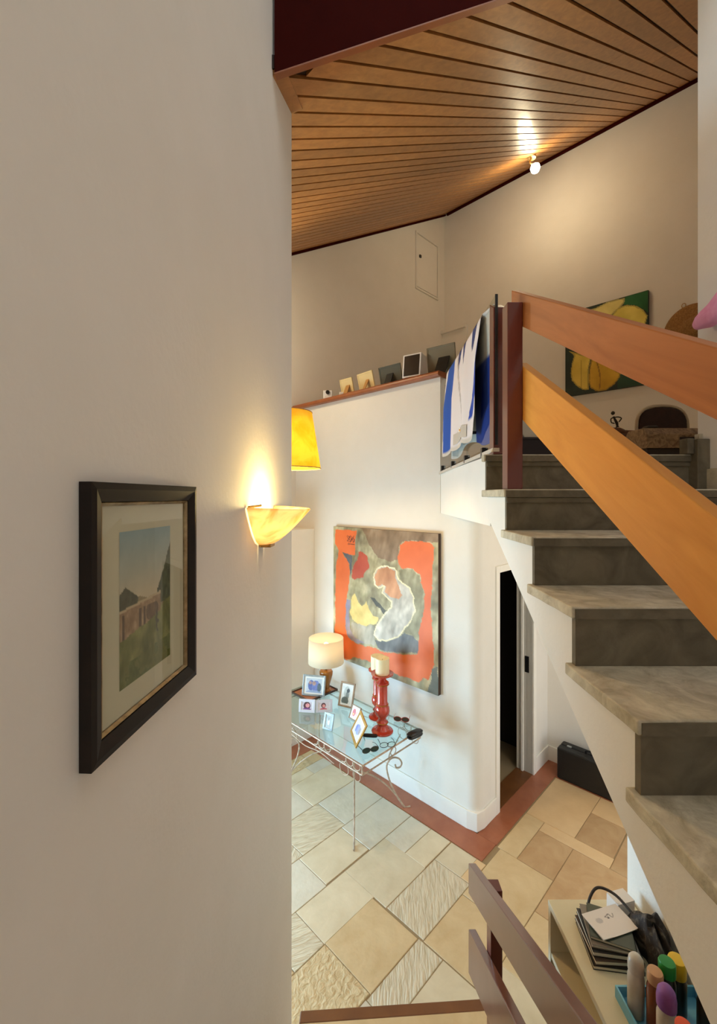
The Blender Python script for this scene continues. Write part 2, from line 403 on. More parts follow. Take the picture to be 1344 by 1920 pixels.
# ---- red wood border along the walls
tr1 = build('trim_1', MB().hbox(-3.9,-1.66,2.975,3.19,-0.02,0.003), 'border_wood'); struct(tr1, 'reddish wood floor border along the painting wall', 'trim')
tr2 = build('trim_2', MB().hbox(-1.82,-1.655,3.192,4.62,-0.02,0.003), 'border_wood'); struct(tr2, 'reddish wood floor border in front of the doorway', 'trim')
tr3 = build('trim_3', MB().hbox(-1.653,1.2,4.38,4.62,-0.02,0.003), 'border_wood'); struct(tr3, 'reddish wood floor border behind the black case', 'trim')
tr4 = build('trim_4', MB().hbox(-3.905,-3.70,1.2,2.972,-0.02,0.003), 'border_wood'); struct(tr4, 'reddish wood floor border along the left low wall', 'trim')

# ---- painting wall with rounded corner, parapet above
arc = [(-1.92+0.10*math.sin(a), 3.29-0.10*math.cos(a)) for a in [PI/2*k/10 for k in range(11)]]
plan = [(-4.264,3.19)]+arc+[(-1.82,3.42),(-1.97,3.42),(-1.97,3.33),(-4.264,3.33)]
wb = MB().prism([H(p,q)[:2] for p,q in plan], 0, SLAB)
wb.hbox(-4.264,-2.18,3.19,3.33,SLAB,EYE+1.045)
o = build('wall_back', wb, 'plaster', smooth=True); struct(o, 'white plaster wall behind the console table, with a half-height parapet on top')
# ---- return wall with the doorway
wd = MB().hbox(-1.97,-1.82,3.42,3.55,0,SLAB); wd.hbox(-1.97,-1.82,4.25,4.77,0,SLAB); wd.hbox(-1.97,-1.82,3.55,4.25,2.085,SLAB)
o = build('wall_door', wd, 'plaster'); struct(o, 'white plaster wall holding the dark doorway under the stairs')
dr = MB().hbox(-1.985,-1.805,3.49,3.55,0,2.145); dr.hbox(-1.985,-1.805,4.25,4.31,0,2.145); dr.hbox(-1.985,-1.805,3.55,4.25,2.085,2.145)
o = build('door_1', dr, 'trim_white', bevel=0.004); struct(o, 'cream door frame of the dark doorway under the stairs', 'door')
k = build('door_stop', MB().hbox(-1.93,-1.91,4.23,4.25,0,2.085).hbox(-1.93,-1.91,3.55,3.57,0,2.085), 'trim_white', o)
k = build('strike_plate', MB().hbox(-1.895,-1.855,4.243,4.2505,1.00,1.16), 'black_plastic', o)
k = build('threshold', MB().hbox(-1.985,-1.82,3.55,4.25,-0.015,0.006), 'nosing_wood', o)
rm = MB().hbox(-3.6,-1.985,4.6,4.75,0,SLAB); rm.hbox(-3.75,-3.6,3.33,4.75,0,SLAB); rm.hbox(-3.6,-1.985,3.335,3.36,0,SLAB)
o = build('wall_inner_room', rm, 'dark_room'); struct(o, 'walls of the unlit room behind the doorway, its darkness put into their colour')
# ---- far wall under the upper floor
o = build('wall_far', MB().hbox(-1.82,2.6,4.62,4.77,0,SLAB), 'plaster'); struct(o, 'white plaster wall behind the black case under the stairs')
# ---- left side: low grey wall, tall wall with the window
o = build('wall_low_left', MB().hbox(-4.264,-3.91,2.45,3.19,0,2.38), 'plaster', bevel=0.006); struct(o, 'low pale wall section beside the painting wall')
wq0, wq1, wz0, wz1 = -0.40, 1.50, 0.12, 1.30
wl = MB()
def qwall(q0, q1, z0, z1a, z1b, p0=-4.404, p1=-4.264):
    wl.hexa([H(p0,q0,z0),H(p1,q0,z0),H(p1,q1,z0),H(p0,q1,z0)], [H(p0,q0,z1a),H(p1,q0,z1a),H(p1,q1,z1b),H(p0,q1,z1b)])
qwall(-2.0,wq0,0,CEIL(-2.0)+.05,CEIL(wq0)+.05); qwall(wq0,wq1,0,wz0,wz0); qwall(wq0,wq1,wz1,CEIL(wq0)+.05,CEIL(wq1)+.05)
qwall(wq1,6.50,0,CEIL(wq1)+.05,CEIL(6.50)+.05)
o = build('wall_upper_left', wl, 'plaster'); struct(o, 'tall cream wall with the access hatch, left of the upper room')
wf = MB()
for a,b,c,d in ((wq0,wq0+.05,wz0,wz1),(wq1-.05,wq1,wz0,wz1),(wq0,wq1,wz0,wz0+.05),(wq0,wq1,wz1-.05,wz1),((wq0+wq1)/2-.03,(wq0+wq1)/2+.03,wz0,wz1)):
    wf.hbox(-4.36,-4.29,a,b,c,d)
o = build('window_1', wf, 'trim_white'); struct(o, 'white window frame of the lower hall', 'window')
ha = build('access_hatch', MB().hbox(-4.264,-4.246,5.57,6.12,EYE+3.36,EYE+4.20), 'plaster', bevel=0.004)
tag(ha, 'flush cream access hatch high on the wall near the ceiling corner', 'hatch')
k = build('hatch_frame', MB().hbox(-4.264,-4.240,5.54,5.56,EYE+3.33,EYE+4.23).hbox(-4.264,-4.240,6.13,6.15,EYE+3.33,EYE+4.23)
          .hbox(-4.264,-4.240,5.54,6.15,EYE+3.32,EYE+3.345).hbox(-4.264,-4.240,5.54,6.15,EYE+4.215,EYE+4.24), 'plaster', ha)
k = build('latch', MB().hbox(-4.246,-4.225,5.62,5.66,EYE+3.84,EYE+3.88), 'black_plastic', ha)
# ---- upper back wall (with the flower painting) and the rest of the upper room
o = build('wall_upper_back', MB().hbox(-4.264,3.6,6.364,6.50,SLAB,CEIL(6.364)+.05), 'plaster'); struct(o, 'tall cream wall of the upper room, carrying the flower painting')
k = build('ledge', MB().hbox(-4.264,-3.80,6.25,6.364,EYE+2.78,EYE+2.84), 'plaster', o)
k = build('ledge_panel', MB().hbox(-4.264,-3.80,6.30,6.364,UP,EYE+2.78), 'plaster', o)
wr = MB(); xs = (1.70, 6.9)
wr.hexa([(xs[0],2.0,SLAB),(xs[1],2.0,SLAB),(xs[1],2.127,SLAB),(xs[0],2.127,SLAB)],
        [(xs[0],2.0,CEIL((xs[0]+2)/R2)+.1),(xs[1],2.0,CEIL((xs[1]+2)/R2)+.1),(xs[1],2.127,CEIL((xs[1]+2)/R2)+.1),(xs[0],2.127,CEIL((xs[0]+2)/R2)+.1)])
o = build('wall_upper_right', wr, 'plaster'); struct(o, 'wall closing the upper room on the right')
o = build('wall_near', MB().hbox(-4.264,0.05,-2.0,-1.86,0,EYE+0.4), 'plaster'); struct(o, 'wall closing the lower hall on the near side')
# ---- walls beside the camera
wlp = [(WL(-2.4),-2.4),(WL(2.0),2.0),(WL(2.0)-.13,2.0),(WL(-2.4)-.13,-2.4)]
o = build('wall_left', MB().prism(wlp, 0, EYE+3.4), 'plaster', bevel=0.004); struct(o, 'large plain plaster wall beside the stairs, carrying the framed print')
o = build('wall_right', MB().box(1.66,1.80,-2.4,2.127,0,EYE+3.4), 'plaster'); struct(o, 'white plaster wall right of the upper stairs')
SKX0, SKX1, SKY0, SKY1 = 0.0, 1.5, -1.2, 1.45      # unseen overhead opening, added to bring sky light onto the treads
cn = MB().box(-0.8,SKX0,-2.4,2.0,EYE+3.4,EYE+3.5); cn.box(SKX1,1.8,-2.4,2.0,EYE+3.4,EYE+3.5)
cn.box(SKX0,SKX1,-2.4,SKY0,EYE+3.4,EYE+3.5); cn.box(SKX0,SKX1,SKY1,2.0,EYE+3.4,EYE+3.5)
o = build('ceiling_near', cn, 'plaster'); struct(o, 'plain ceiling over the stair landing, with an added opening for sky light', 'ceiling')
wv = MB().box(-0.9,1.8,-2.5,-2.4,0,LANDZ); wv.box(-0.9,0.1,-2.5,-2.4,LANDZ,EYE+3.4); wv.box(1.2,1.8,-2.5,-2.4,LANDZ,EYE+3.4); wv.box(0.1,1.2,-2.5,-2.4,EYE+1.2,EYE+3.4)  # unseen doorway, added so sky light enters from behind
o = build('wall_behind', wv, 'plaster'); struct(o, 'wall behind the landing with an added opening for sky light')
# ---- upper floor slab (its left edge runs beside the glass railing)
plan = [(0.645,2.129),(6.89,2.129),(1.484,7.514),H(-4.264,3.33)[:2],H(-2.18,3.33)[:2],H(-2.18,3.195)[:2]]
o = build('floor_upper', MB().prism(plan, SLAB, UP-0.002), 'plaster'); struct(o, 'upper floor slab with its cream edge', 'floor')

# ---- sloping plank ceiling
pend = -1.396
def cslab(poly, dz0, dz1):
    n = len(poly); m = MB()
    return m.add([H(p,q,CEIL(q)+dz0) for p,q in poly]+[H(p,q,CEIL(q)+dz1) for p,q in poly],
          [tuple(range(n-1,-1,-1)), tuple(range(n,2*n))]+[(i,(i+1)%n,n+(i+1)%n,n+i) for i in range(n)])
fq = lambda p: 2.845+1.361*p
ce = build('ceiling', cslab([(-4.264,-2.0),(pend,-2.0),(pend,fq(pend)),(2.585,6.364),(-4.264,6.364)], 0.018, 0.07), 'plank_gap'); struct(ce, 'sloping ceiling of varnished wooden planks', 'ceiling')
pw = 0.11; p = -4.264; k = 0
while p < 2.5:
    a, b = p+0.008, p+pw-0.008
    qa, qb = (-2.0, -2.0) if b <= pend+.02 else (fq(a)+.02, fq(b)+.02)
    qa, qb = min(qa, 6.3), min(qb, 6.3)
    if b > pend+.02 and a < pend: qa = qb
    # long planks are butted from two lengths at varied places
    cut = [rng.uniform(3.0, 5.6)] if rng.random() < 0.5 else []
    ends = [(qa,qb)]+[(c,c) for c in cut if c > max(qa,qb)+.5]+[(6.36,6.36)]
    for (a0,b0),(a1,b1) in zip(ends[:-1], ends[1:]):
        g = 0.002
        m = MB().add([H(a,a0+g,CEIL(a0+g)),H(b,b0+g,CEIL(b0+g)),H(b,b1-g,CEIL(b1-g)),H(a,a1-g,CEIL(a1-g)),
                      H(a,a0+g,CEIL(a0+g)+.017),H(b,b0+g,CEIL(b0+g)+.017),H(b,b1-g,CEIL(b1-g)+.017),H(a,a1-g,CEIL(a1-g)+.017)],
                     [(3,2,1,0),(4,5,6,7),(0,1,5,4),(1,2,6,5),(2,3,7,6),(3,0,4,7)])
        build('plank', m, 'plank_wood', ce)
    p += pw
m = MB()   # dark quadrant moulding where the planks meet the walls
m.hexa([H(-4.2,6.33,CEIL(6.33)-.03),H(2.6,6.33,CEIL(6.33)-.03),H(2.6,6.364,CEIL(6.364)-.05),H(-4.2,6.364,CEIL(6.364)-.05)],
       [H(-4.2,6.33,CEIL(6.33)),H(2.6,6.33,CEIL(6.33)),H(2.6,6.364,CEIL(6.364)),H(-4.2,6.364,CEIL(6.364))])
m.hexa([H(-4.264,-1.9,CEIL(-1.9)-.03),H(-4.23,-1.9,CEIL(-1.9)-.03),H(-4.23,6.36,CEIL(6.36)-.03),H(-4.264,6.36,CEIL(6.36)-.03)],
       [H(-4.264,-1.9,CEIL(-1.9)),H(-4.23,-1.9,CEIL(-1.9)),H(-4.23,6.36,CEIL(6.36)),H(-4.264,6.36,CEIL(6.36))])
o = build('trim_5', m, 'fascia_wood'); struct(o, 'dark moulding along the top of the upper walls', 'trim')
# trim board against the left wall, under the planks
qd = lambda x,y: (x+y)/R2
a0, a1 = (WL(1.66),1.66), (WL(2.0),2.0)
m = MB().hexa([(a0[0],a0[1],CEIL(qd(*a0))-.004),(a0[0]+.05,a0[1],CEIL(qd(a0[0]+.05,a0[1]))-.004),(a1[0]+.05,a1[1],CEIL(qd(a1[0]+.05,a1[1]))-.004),(a1[0],a1[1],CEIL(qd(*a1))-.004)],
              [(a0[0],a0[1],CEIL(qd(*a0))+.03),(a0[0]+.05,a0[1],CEIL(qd(a0[0]+.05,a0[1]))+.03),(a1[0]+.05,a1[1],CEIL(qd(a1[0]+.05,a1[1]))+.03),(a1[0],a1[1],CEIL(qd(*a1))+.03)])
o = build('trim_6', m, 'plank_wood'); struct(o, 'short wood trim board where the ceiling meets the left wall', 'trim')
# ---- dark fascia board above the plank edge
fx = lambda t: (-0.319+t, 1.650+0.153*t)
m = MB(); b = []; tp = []
for t, dy in ((0,0),(2.0,0),(2.0,.045),(0,.045)):
    x, y = fx(t); y += dy; b.append((x,y,CEIL(qd(x,y))-0.004)); tp.append((x,y,EYE+3.4))
o = build('trim_7', m.hexa(b, tp), 'fascia_wood'); struct(o, 'deep dark red fascia board above the plank ceiling edge', 'trim')
b = [(x,y-.002,z-.004) for x,y,z in b]; m = MB().hexa(b, [(x,y,z+.006) for x,y,z in b])
o = build('trim_8', m, 'cap_wood'); struct(o, 'thin pale batten under the dark fascia board', 'trim')

# ---- baseboards
o = build('baseboard_back', MB().prism([H(p,q)[:2] for p,q in [(-4.264,3.175),(-1.91,3.175),(-1.825,3.195),(-1.805,3.28),(-1.805,3.49),(-1.82,3.49),(-1.82,3.29),(-1.85,3.22),(-1.92,3.19),(-4.264,3.19)]], 0.003, 0.155), 'trim_white', bevel=0.004)
struct(o, 'white baseboard of the painting wall, rounding the corner', 'baseboard')
o = build('baseboard_low_left', MB().hbox(-3.91,-3.895,2.44,3.175,0.0,0.155), 'trim_white', bevel=0.004); struct(o, 'white baseboard of the low left wall', 'baseboard')
o = build('baseboard_far', MB().hbox(-1.82,1.2,4.605,4.62,0.003,0.155).hbox(-1.82,-1.805,4.31,4.605,0.003,0.155), 'trim_white', bevel=0.004); struct(o, 'white baseboard behind the black case', 'baseboard')
o = build('baseboard_left', MB().prism([(WL(2.0)-.14,2.0),(WL(2.0)+.012,2.0),(WL(2.0)+.012,2.012),(WL(2.0)-.14,2.012)], 0, 0.20), 'trim_white'); struct(o, 'white baseboard round the end of the left wall', 'baseboard')

# ================================================================== STAIRS
GO, RI = 0.288, 0.172
nose = lambda i: 2.093-GO*i
tz = lambda i: EYE+0.031-RI*(i-1)
SX0, SX1 = 0.616, 1.66
st = thing('staircase', (1.1, 0.6, EYE-1.5), 'upper flight of dark grey stone steps with a cream plastered side', 'staircase')
pts = [(2.10, tz(0)-.034)]
for i in range(0, 10):
    yr = nose(i)+.022
    pts += [(yr, tz(i)-.034)] if i else [(yr, tz(0)-.034)]
    pts += [(yr, tz(i+1)-.034)]
pts = pts[1:]
sb = lambda y: EYE-0.129+0.63*(y-2.066)
pts += [(nose(10)-.1, tz(10)-.034), (nose(10)-.1, tz(10)-.30), (nose(9)-.05, sb(nose(9)-.05)), (2.115, sb(2.115))]
build('stringer', MB().xprism(pts, SX0+.012, SX1), 'plaster', st)
for i in range(0, 10):
    y0 = nose(i); y1 = nose(i-1)+.045 if i else 2.42
    m = MB()
    n = 10
    # slightly uneven hand-cut slab edge
    yy = [y0+(y1-y0)*k/6 for k in range(7)]; xx = [SX0-.012+(SX1-SX0+.012)*k/n for k in range(n+1)]
    j = lambda a: rng.uniform(-a, a)
    front = [(x, y0+j(.0025)) for x in xx]; left = [(SX0-.012+j(.0022), y) for y in yy[1:-1]]
    poly = front+[(SX1,y1),(SX0-.012,y1)]+left[::-1]
    if i == 0: poly = [(SX0-.012,y0)]+front[1:]+[(1.655,2.42),(0.70,2.42),(0.66,2.14),(SX0-.012,2.14)]
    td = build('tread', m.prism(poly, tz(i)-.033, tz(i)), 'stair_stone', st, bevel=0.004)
    build('riser', MB().box(SX0+.004, SX1, nose(i)+.014, nose(i)+.034, tz(i+1)+.0005, tz(i)-.0335), 'stair_stone_shaded', st)
    build('nose_shade', MB().box(SX0-.004, SX1, nose(i)-.0035, nose(i)+.004, tz(i)-.0325, tz(i)-.005), 'stair_stone_shaded', td)  # dark strip paints the shade on the tread's front face
    if i in (0, 1):
        build('moulding', MB().box(SX0+.0, SX1, nose(i)+.004, nose(i)+.02, tz(i)-.058, tz(i)-.033), 'stair_stone_shaded', st, bevel=0.006)
    # stone skirting on the right wall
    build('skirting', MB().box(SX1-.018, SX1, nose(i), (nose(i-1)+.03) if i else 2.127, tz(i), tz(i)+.10), 'stair_stone', st, bevel=0.003)
build('skirting_end', MB().box(1.600, 1.659, 2.05, 2.127, tz(1)+.0005, tz(0)+.07), 'stair_stone_shaded', st, bevel=0.004)
build('skirting_cap', MB().box(1.568, 1.5995, 2.07, 2.127, tz(0)+.0005, tz(0)+.075), 'stair_stone_shaded', st, bevel=0.004)

# lower flight and landing
LS = 7; lr = (tz(10))/LS; LAND = tz(10)
ls = thing('lower_staircase', (0.1, 1.3, 0), 'lower flight of stone steps with wooden nosing at the foot', 'staircase')
for i in range(1, LS):
    yn = 2.205-0.27*(i-1); s = 0.058; x1 = 0.75 if i == 1 else 0.60; zt = lr*i
    yl = yn+s*(WL(yn)-0.2)*1; yR = yn+s*(x1-0.2)
    xl = WL(yn)+.004
    poly = [(xl,yl-.29),(x1,yR-.29),(x1,yR-.055),(xl,yl-.055)]
    build('tread', MB().prism(poly, zt-.03, zt), 'tile_tan', ls)
    build('step_block', MB().prism([(xl,yl-.40),(x1-.01,yR-.40),(x1-.01,yR-.02),(xl,yl-.02)], 0 if i == 1 else zt-lr, zt-.031), 'plaster', ls)
    build('nosing', MB().prism([(xl,yl-.054),(x1+.03,yR-.054),(x1+.03,yR),(xl,yl)], zt-.045, zt+.001), 'nosing_wood', ls, bevel=0.005)
    if i == 1: build('side_nosing', MB().prism([(x1+.001,yR-.36),(x1+.03,yR-.36),(x1+.03,yR-.055),(x1+.001,yR-.055)], zt-.045, zt+.001), 'nosing_wood', ls, bevel=0.005)
o = build('floor_landing', MB().prism([(WL(-2.4),-2.4),(1.66,-2.4),(1.66,-.79),(0.60,-.79),(0.60,0.52),(WL(.5),0.46)], LAND-.25, LAND), 'tile_tan'); struct(o, 'stone landing between the two flights', 'floor')

# wall below the upper flight (the white shelf stands against it)
def us(y): return min(sb(y)-.004, SLAB)
pts = [(-0.78,0),(1.617,0),(1.617,us(1.617)),(-0.45,us(-.45)),(-0.78,us(-.45))]
o = build('wall_under_stair', MB().xprism(pts, 1.0, 1.655), 'plaster'); struct(o, 'white wall under the stairs behind the low shelf')

# ================================================================== RAILINGS
rl = thing('stair_railing', (0.70, 1.88, tz(1)), 'varnished orange wood plank railing of the upper stairs on a dark red post', 'railing')
build('post', MB().box(0.632,0.697,1.844,1.912,tz(1),EYE+0.826), 'post_wood', rl, bevel=0.003)
def sboard(y0, y1, zt, zb, x0=0.698, x1=0.737):   # zt, zb: functions of y
    return MB().xprism([(y0,zb(y0)),(y1,zb(y1)),(y1,zt(y1)),(y0,zt(y0))], x0, x1)
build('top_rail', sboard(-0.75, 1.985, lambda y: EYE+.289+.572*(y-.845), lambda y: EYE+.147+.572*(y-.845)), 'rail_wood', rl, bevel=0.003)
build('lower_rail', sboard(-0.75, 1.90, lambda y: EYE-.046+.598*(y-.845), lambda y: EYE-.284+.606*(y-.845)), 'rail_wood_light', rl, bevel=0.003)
build('post', MB().box(0.632,0.697,-0.62,-0.55,tz(10),EYE-.40), 'post_wood', rl, bevel=0.003)
p2 = build('landing_post', MB().xprism([(2.10,UP),(2.165,UP),(2.165,EYE+.955),(2.10,EYE+.915)], 0.652, 0.712), 'post_wood', bevel=0.003)
tag(p2, 'dark red wooden post at the stair head beside the glass panel', 'post')

lr2 = thing('lower_railing', (0.54, 1.6, lr*2), 'dark glossy plank railing descending to the hall floor', 'railing')
def lboard(zt0, hgt): return MB().xprism([(1.978,zt0-hgt),(1.978,zt0),(-0.3,zt0+.49*2.278),(-0.3,zt0-hgt+.49*2.278)], 0.50, 0.533)
build('top_rail', lboard(EYE-1.668, .137), 'dark_rail_wood', lr2, bevel=0.003)
build('lower_rail', lboard(EYE-1.968, .20), 'dark_rail_wood', lr2, bevel=0.003)
build('post', MB().box(0.534,0.582,1.755,1.812,lr*2,EYE-1.594), 'post_wood', lr2, bevel=0.003)
build('post', MB().box(0.534,0.582,0.40,0.457,LAND-.0,EYE-.98), 'post_wood', lr2, bevel=0.003)

# ---- glass panel beside the upper landing, held by clips
gp = thing('glass_railing', (0.68, 2.95, UP), 'clear glass railing panel on the upper landing edge, flags hanging over it', 'railing')
ga, gb = (0.664, 2.098), (0.716, 3.79)
gx = lambda y: ga[0]+(gb[0]-ga[0])*(y-ga[1])/(gb[1]-ga[1])
build('glass_pane', MB().hexa([(ga[0]-.005,ga[1],UP+.045),(ga[0]+.005,ga[1],UP+.045),(gb[0]+.005,gb[1],UP+.02),(gb[0]-.005,gb[1],UP+.02)],
      [(ga[0]-.005,ga[1],EYE+.972),(ga[0]+.005,ga[1],EYE+.972),(gb[0]+.005,gb[1],EYE+.975),(gb[0]-.005,gb[1],EYE+.975)]), 'rail_glass', gp)
build('edge_seal', MB().box(ga[0]-.006,ga[0]+.007,ga[1]-.006,ga[1],UP+.045,EYE+.975), 'black_plastic', gp)
build('bottom_rail', MB().hexa([(ga[0]-.016,ga[1],UP+.012),(ga[0]+.016,ga[1],UP+.012),(gb[0]+.016,gb[1],UP-.012),(gb[0]-.016,gb[1],UP-.012)],
      [(ga[0]-.016,ga[1],UP+.03),(ga[0]+.016,ga[1],UP+.03),(gb[0]+.016,gb[1],UP+.008),(gb[0]-.016,gb[1],UP+.008)]), 'hem_tape', gp)
for y in (2.32, 2.75, 3.2, 3.66):
    build('clip', MB().obox((gx(y), y, UP+.03), (1,0,0), (0,1,0), (0,0,1), .034, .03, .05), 'black_plastic', gp, bevel=0.003)
for y in (2.55, 3.58):
    build('fixing', MB().tube([(gx(y)-.02,y,UP+.17),(gx(y)+.012,y,UP+.17)], .009, 10), 'black_plastic', gp)

# ---- blue and white flag folded over the glass
fg = thing('striped_flag', (0.68, 2.85, UP+.1), 'blue and white flag draped over the glass railing', 'flag')
def flag_fn(u, v):
    # u: along the glass 0 near .. 1 far ; v: 0 inner bottom .. 0.42 top edge .. 1 outer bottom
    ztop = EYE+.984
    if v < .44:
        t = (0.44-v)/.44; y = 2.135+1.15*u; z = ztop-(.02+t*(.66+.03*math.sin(9*u)))
        off = 0.010+.008*math.sin(17*u+1)*t+.004*t
        if v > .40: off = 0.010
        return (gx(y)+off, y-.04*t*math.sin(5*u), z if v < .435 else ztop)
    t = (v-.44)/.56
    y = 2.33+1.07*u - .03*t*(1-u) + 0.015*math.sin(14*u)*t
    zb = EYE+.325-.02*u+.010*math.sin(19*u+1.0)+(.10*max(0,.12-u)/.12)
    z = ztop+(zb-ztop)*t
    off = 0.012+(.010+.022*(0.5+0.5*math.sin(20*u+2.2)))*min(1,t*2.2)+.016*t
    if t < .04: off = 0.009
    return (gx(y)-off, y, z)
def flag_paint(U, V):
    img = np.empty(U.shape+(3,)); img[:] = (232,224,222); T = (V-.44)/.56
    blue = (28,82,176)
    o_ = V > .44
    s = o_ & (U > .66+.10*(0.5-T)**2) & (U < .955-.10*np.abs(T-.5)); put(img, s, blue)
    s = o_ & (U < .02+.34*(T-.30)) & (T > .24) & (T < .80); put(img, s, (22,66,170))
    for a, b in ((.16,.10),(.40,.07),(.52,.06)):
        s = o_ & (T < .22-(np.abs(U-a)/b)*.22) & (U < a+.02); put(img, s, (44,56,110))
    s = (~o_) & (V < .30) & (U < .42) & (U > .02); put(img, s, (30,62,160))
    seam = o_ & (np.abs(U-(.58-.26*T)) < .010); put(img, seam, (178,168,160))
    hem = o_ & (T > .965); put(img, hem, (206,198,186))
    return img
fc = canvas('flag_cloth', flag_fn, 90, 70, flag_paint, 'dyed_cloth', fg)
for p_ in fc.data.polygons: p_.use_smooth = True
x_, y_, z_ = flag_fn(.36, .93)
build('eyelet', MB().tube([(x_-.008, y_+.013*math.cos(a), z_+.013*math.sin(a)) for a in [2*PI*k/14 for k in range(14)]], .005, 6, closed=True), 'chrome', fc)
x_, y_, z_ = flag_fn(.52, .96)
build('hem_strip', MB().grid(lambda u,v: tuple(Vector(flag_fn(.20+.34*u, .91+.06*v))+Vector((-.004,0,0))), 16, 3), 'hem_tape', fc)
# ---- green and yellow cloth behind it
g2 = thing('green_flag', (0.73, 3.62, UP+.2), 'crumpled green and yellow flag hanging inside the glass railing at the parapet end', 'flag')
def gf(u, v):
    y = 3.34+.36*u+.03*math.sin(6*v); z = EYE+.93-(.50+.05*math.sin(7*u))*v
    return (gx(y)+.03+.02*math.sin(14*u+4*v), y, z)
def gpaint(U, V):
    n = fbm(U, V, 5, 11); img = np.empty(U.shape+(3,)); img[:] = (30,56,40)
    put(img, n > .56, (92,120,104)); put(img, (V < .30) & (n > .30), (36,24,24))
    put(img, (V > .26) & (V < .52) & (U > .18+.4*(V-.26)) & (U < .86), (222,172,36)); return img
o = canvas('flag_cloth', gf, 26, 36, gpaint, 'dyed_cloth', g2)
for p_ in o.data.polygons: p_.use_smooth = True

# ---- wooden cap on the parapet
m = MB(); prof = [(3.135,.0),(3.128,.014),(3.130,.032),(3.142,.045),(3.385,.045),(3.385,0.0)]
n = len(prof); vs = [H(-4.26,q,EYE+1.045+z) for q,z in prof]+[H(-2.16,q,EYE+1.045+z) for q,z in prof]
m.add(vs, [tuple(range(n-1,-1,-1)), tuple(range(n,2*n))]+[(i,(i+1)%n,n+(i+1)%n,n+i) for i in range(n)])
o = build('trim_9', m, 'cap_wood', bevel=0.003); struct(o, 'rounded wooden cap on top of the parapet', 'trim')
CAP = EYE+1.09

# photo frames on the parapet, seen from behind
def back_frame(name, label, pc, w_, h_, q_, mback, mstrut, strut_w=.05, yaw=0.0, grp=None, lean=.25, sp=0.0):
    c = Vector(H(pc, q_, CAP)); t = thing(name, c, label, 'picture frame', grp)
    a = Vector(H(1,0)); a = Vector((a.x*math.cos(yaw)-a.y*math.sin(yaw), a.x*math.sin(yaw)+a.y*math.cos(yaw), 0)); nrm = Vector((a.y,-a.x,0))  # toward the camera side
    if nrm.dot(Vector((0,-1,0))) < 0: nrm = -nrm
    up = (Vector((0,0,1))+nrm*lean).normalized(); th = up.cross(a).normalized()
    build('backing', MB().obox(c+up*h_/2, a, th, up, w_*.9, .008, h_*.9), mback, t)
    for s in (-1, 1): build('frame_bar', MB().obox(c+up*h_/2+a*s*(w_/2-.008), a, th, up, .016, .014, h_), mback, t, bevel=.002)
    for s in (0, 1): build('frame_bar', MB().obox(c+up*(.008+s*(h_-.016)), a, th, up, w_, .014, .016), mback, t, bevel=.002)
    k0 = c+a*sp-nrm*.0+up*h_*.62; foot = c+a*sp+nrm*(h_*.42)
    d = (foot-k0); l_ = d.length; d.normalize()
    build('strut', MB().obox((k0+foot)/2, a, d.cross(a).normalized(), d, strut_w, .006, l_), mstrut, t)
    return t
back_frame('photo_frame', 'small cream photo frame seen from behind, left one of two on the parapet', -3.42, .19, .19, 3.27, 'cream_card', 'strut_tan', .06, sp=.02)
back_frame('photo_frame', 'cream photo frame with a wide tan strut, right one of two on the parapet', -3.13, .24, .20, 3.27, 'cream_card', 'strut_tan', .045, yaw=-.1, sp=.03)
back_frame('photo_frame', 'dark slate photo frame back beside the white box on the parapet', -2.80, .27, .20, 3.27, 'slate_back', 'black_matte', .08, yaw=.05)
back_frame('photo_frame', 'large grey photo frame back at the right end of the parapet', -2.245, .28, .27, 3.32, 'grey_back', 'black_matte', .11, yaw=.12, lean=.15, sp=.03)
c = Vector(H(-2.50, 3.24, CAP)); t = thing('display_box', c, 'white box with a black front standing on the parapet', 'box')
a = Vector((0.83,-0.55,0)).normalized(); nn = Vector((-.55,-.83,0)).normalized(); up = (Vector((0,0,1))-nn*.12).normalized(); nn = a.cross(up).normalized()
build('shell', MB().obox(c+up*.112, a, nn, up, .185, .15, .222), 'white_gloss', t, bevel=.004)
build('front_panel', MB().obox(c+up*.112+nn*.0755, a, nn, up, .155, .004, .192), 'black_plastic', t)
# white charger
c = Vector(H(-3.70, 3.22, CAP)); t = thing('white_charger', c, 'small white charger with a thin cable at the left end of the parapet', 'charger')
build('body', MB().box(c.x-.055,c.x+.045,c.y-.03,c.y+.03,c.z,c.z+.10), 'white_gloss', t, bevel=.006)
build('lens', MB().tube([(c.x-.005,c.y-.03,c.z+.075),(c.x-.005,c.y-.046,c.z+.075)], .022, 14), 'black_plastic', t)
build('plug', MB().box(c.x+.13,c.x+.18,c.y-.16,c.y-.12,c.z+.0,c.z+.05), 'white_gloss', t, bevel=.004)
build('cable', MB().tube(cr([(c.x-.03,c.y-.03,c.z+.03),(c.x-.02,c.y-.08,c.z+.01),(c.x+.06,c.y-.13,c.z+.005),(c.x+.14,c.y-.14,c.z+.02)]), .003, 6), 'white_gloss', t)

# ================================================================== LAMPS
def point(name, loc, power, color, r=.03, parent=None):
    l = bpy.data.lights.new(name, 'POINT'); l.energy = power; l.color = color; l.shadow_soft_size = r
    o = bpy.data.objects.new(name, l); col.objects.link(o)
    if parent is not None:
        b = ORIG[parent.name]; o.parent = parent; o.location = tuple(Vector(loc)-Vector(b))
    else: o.location = loc
    return o
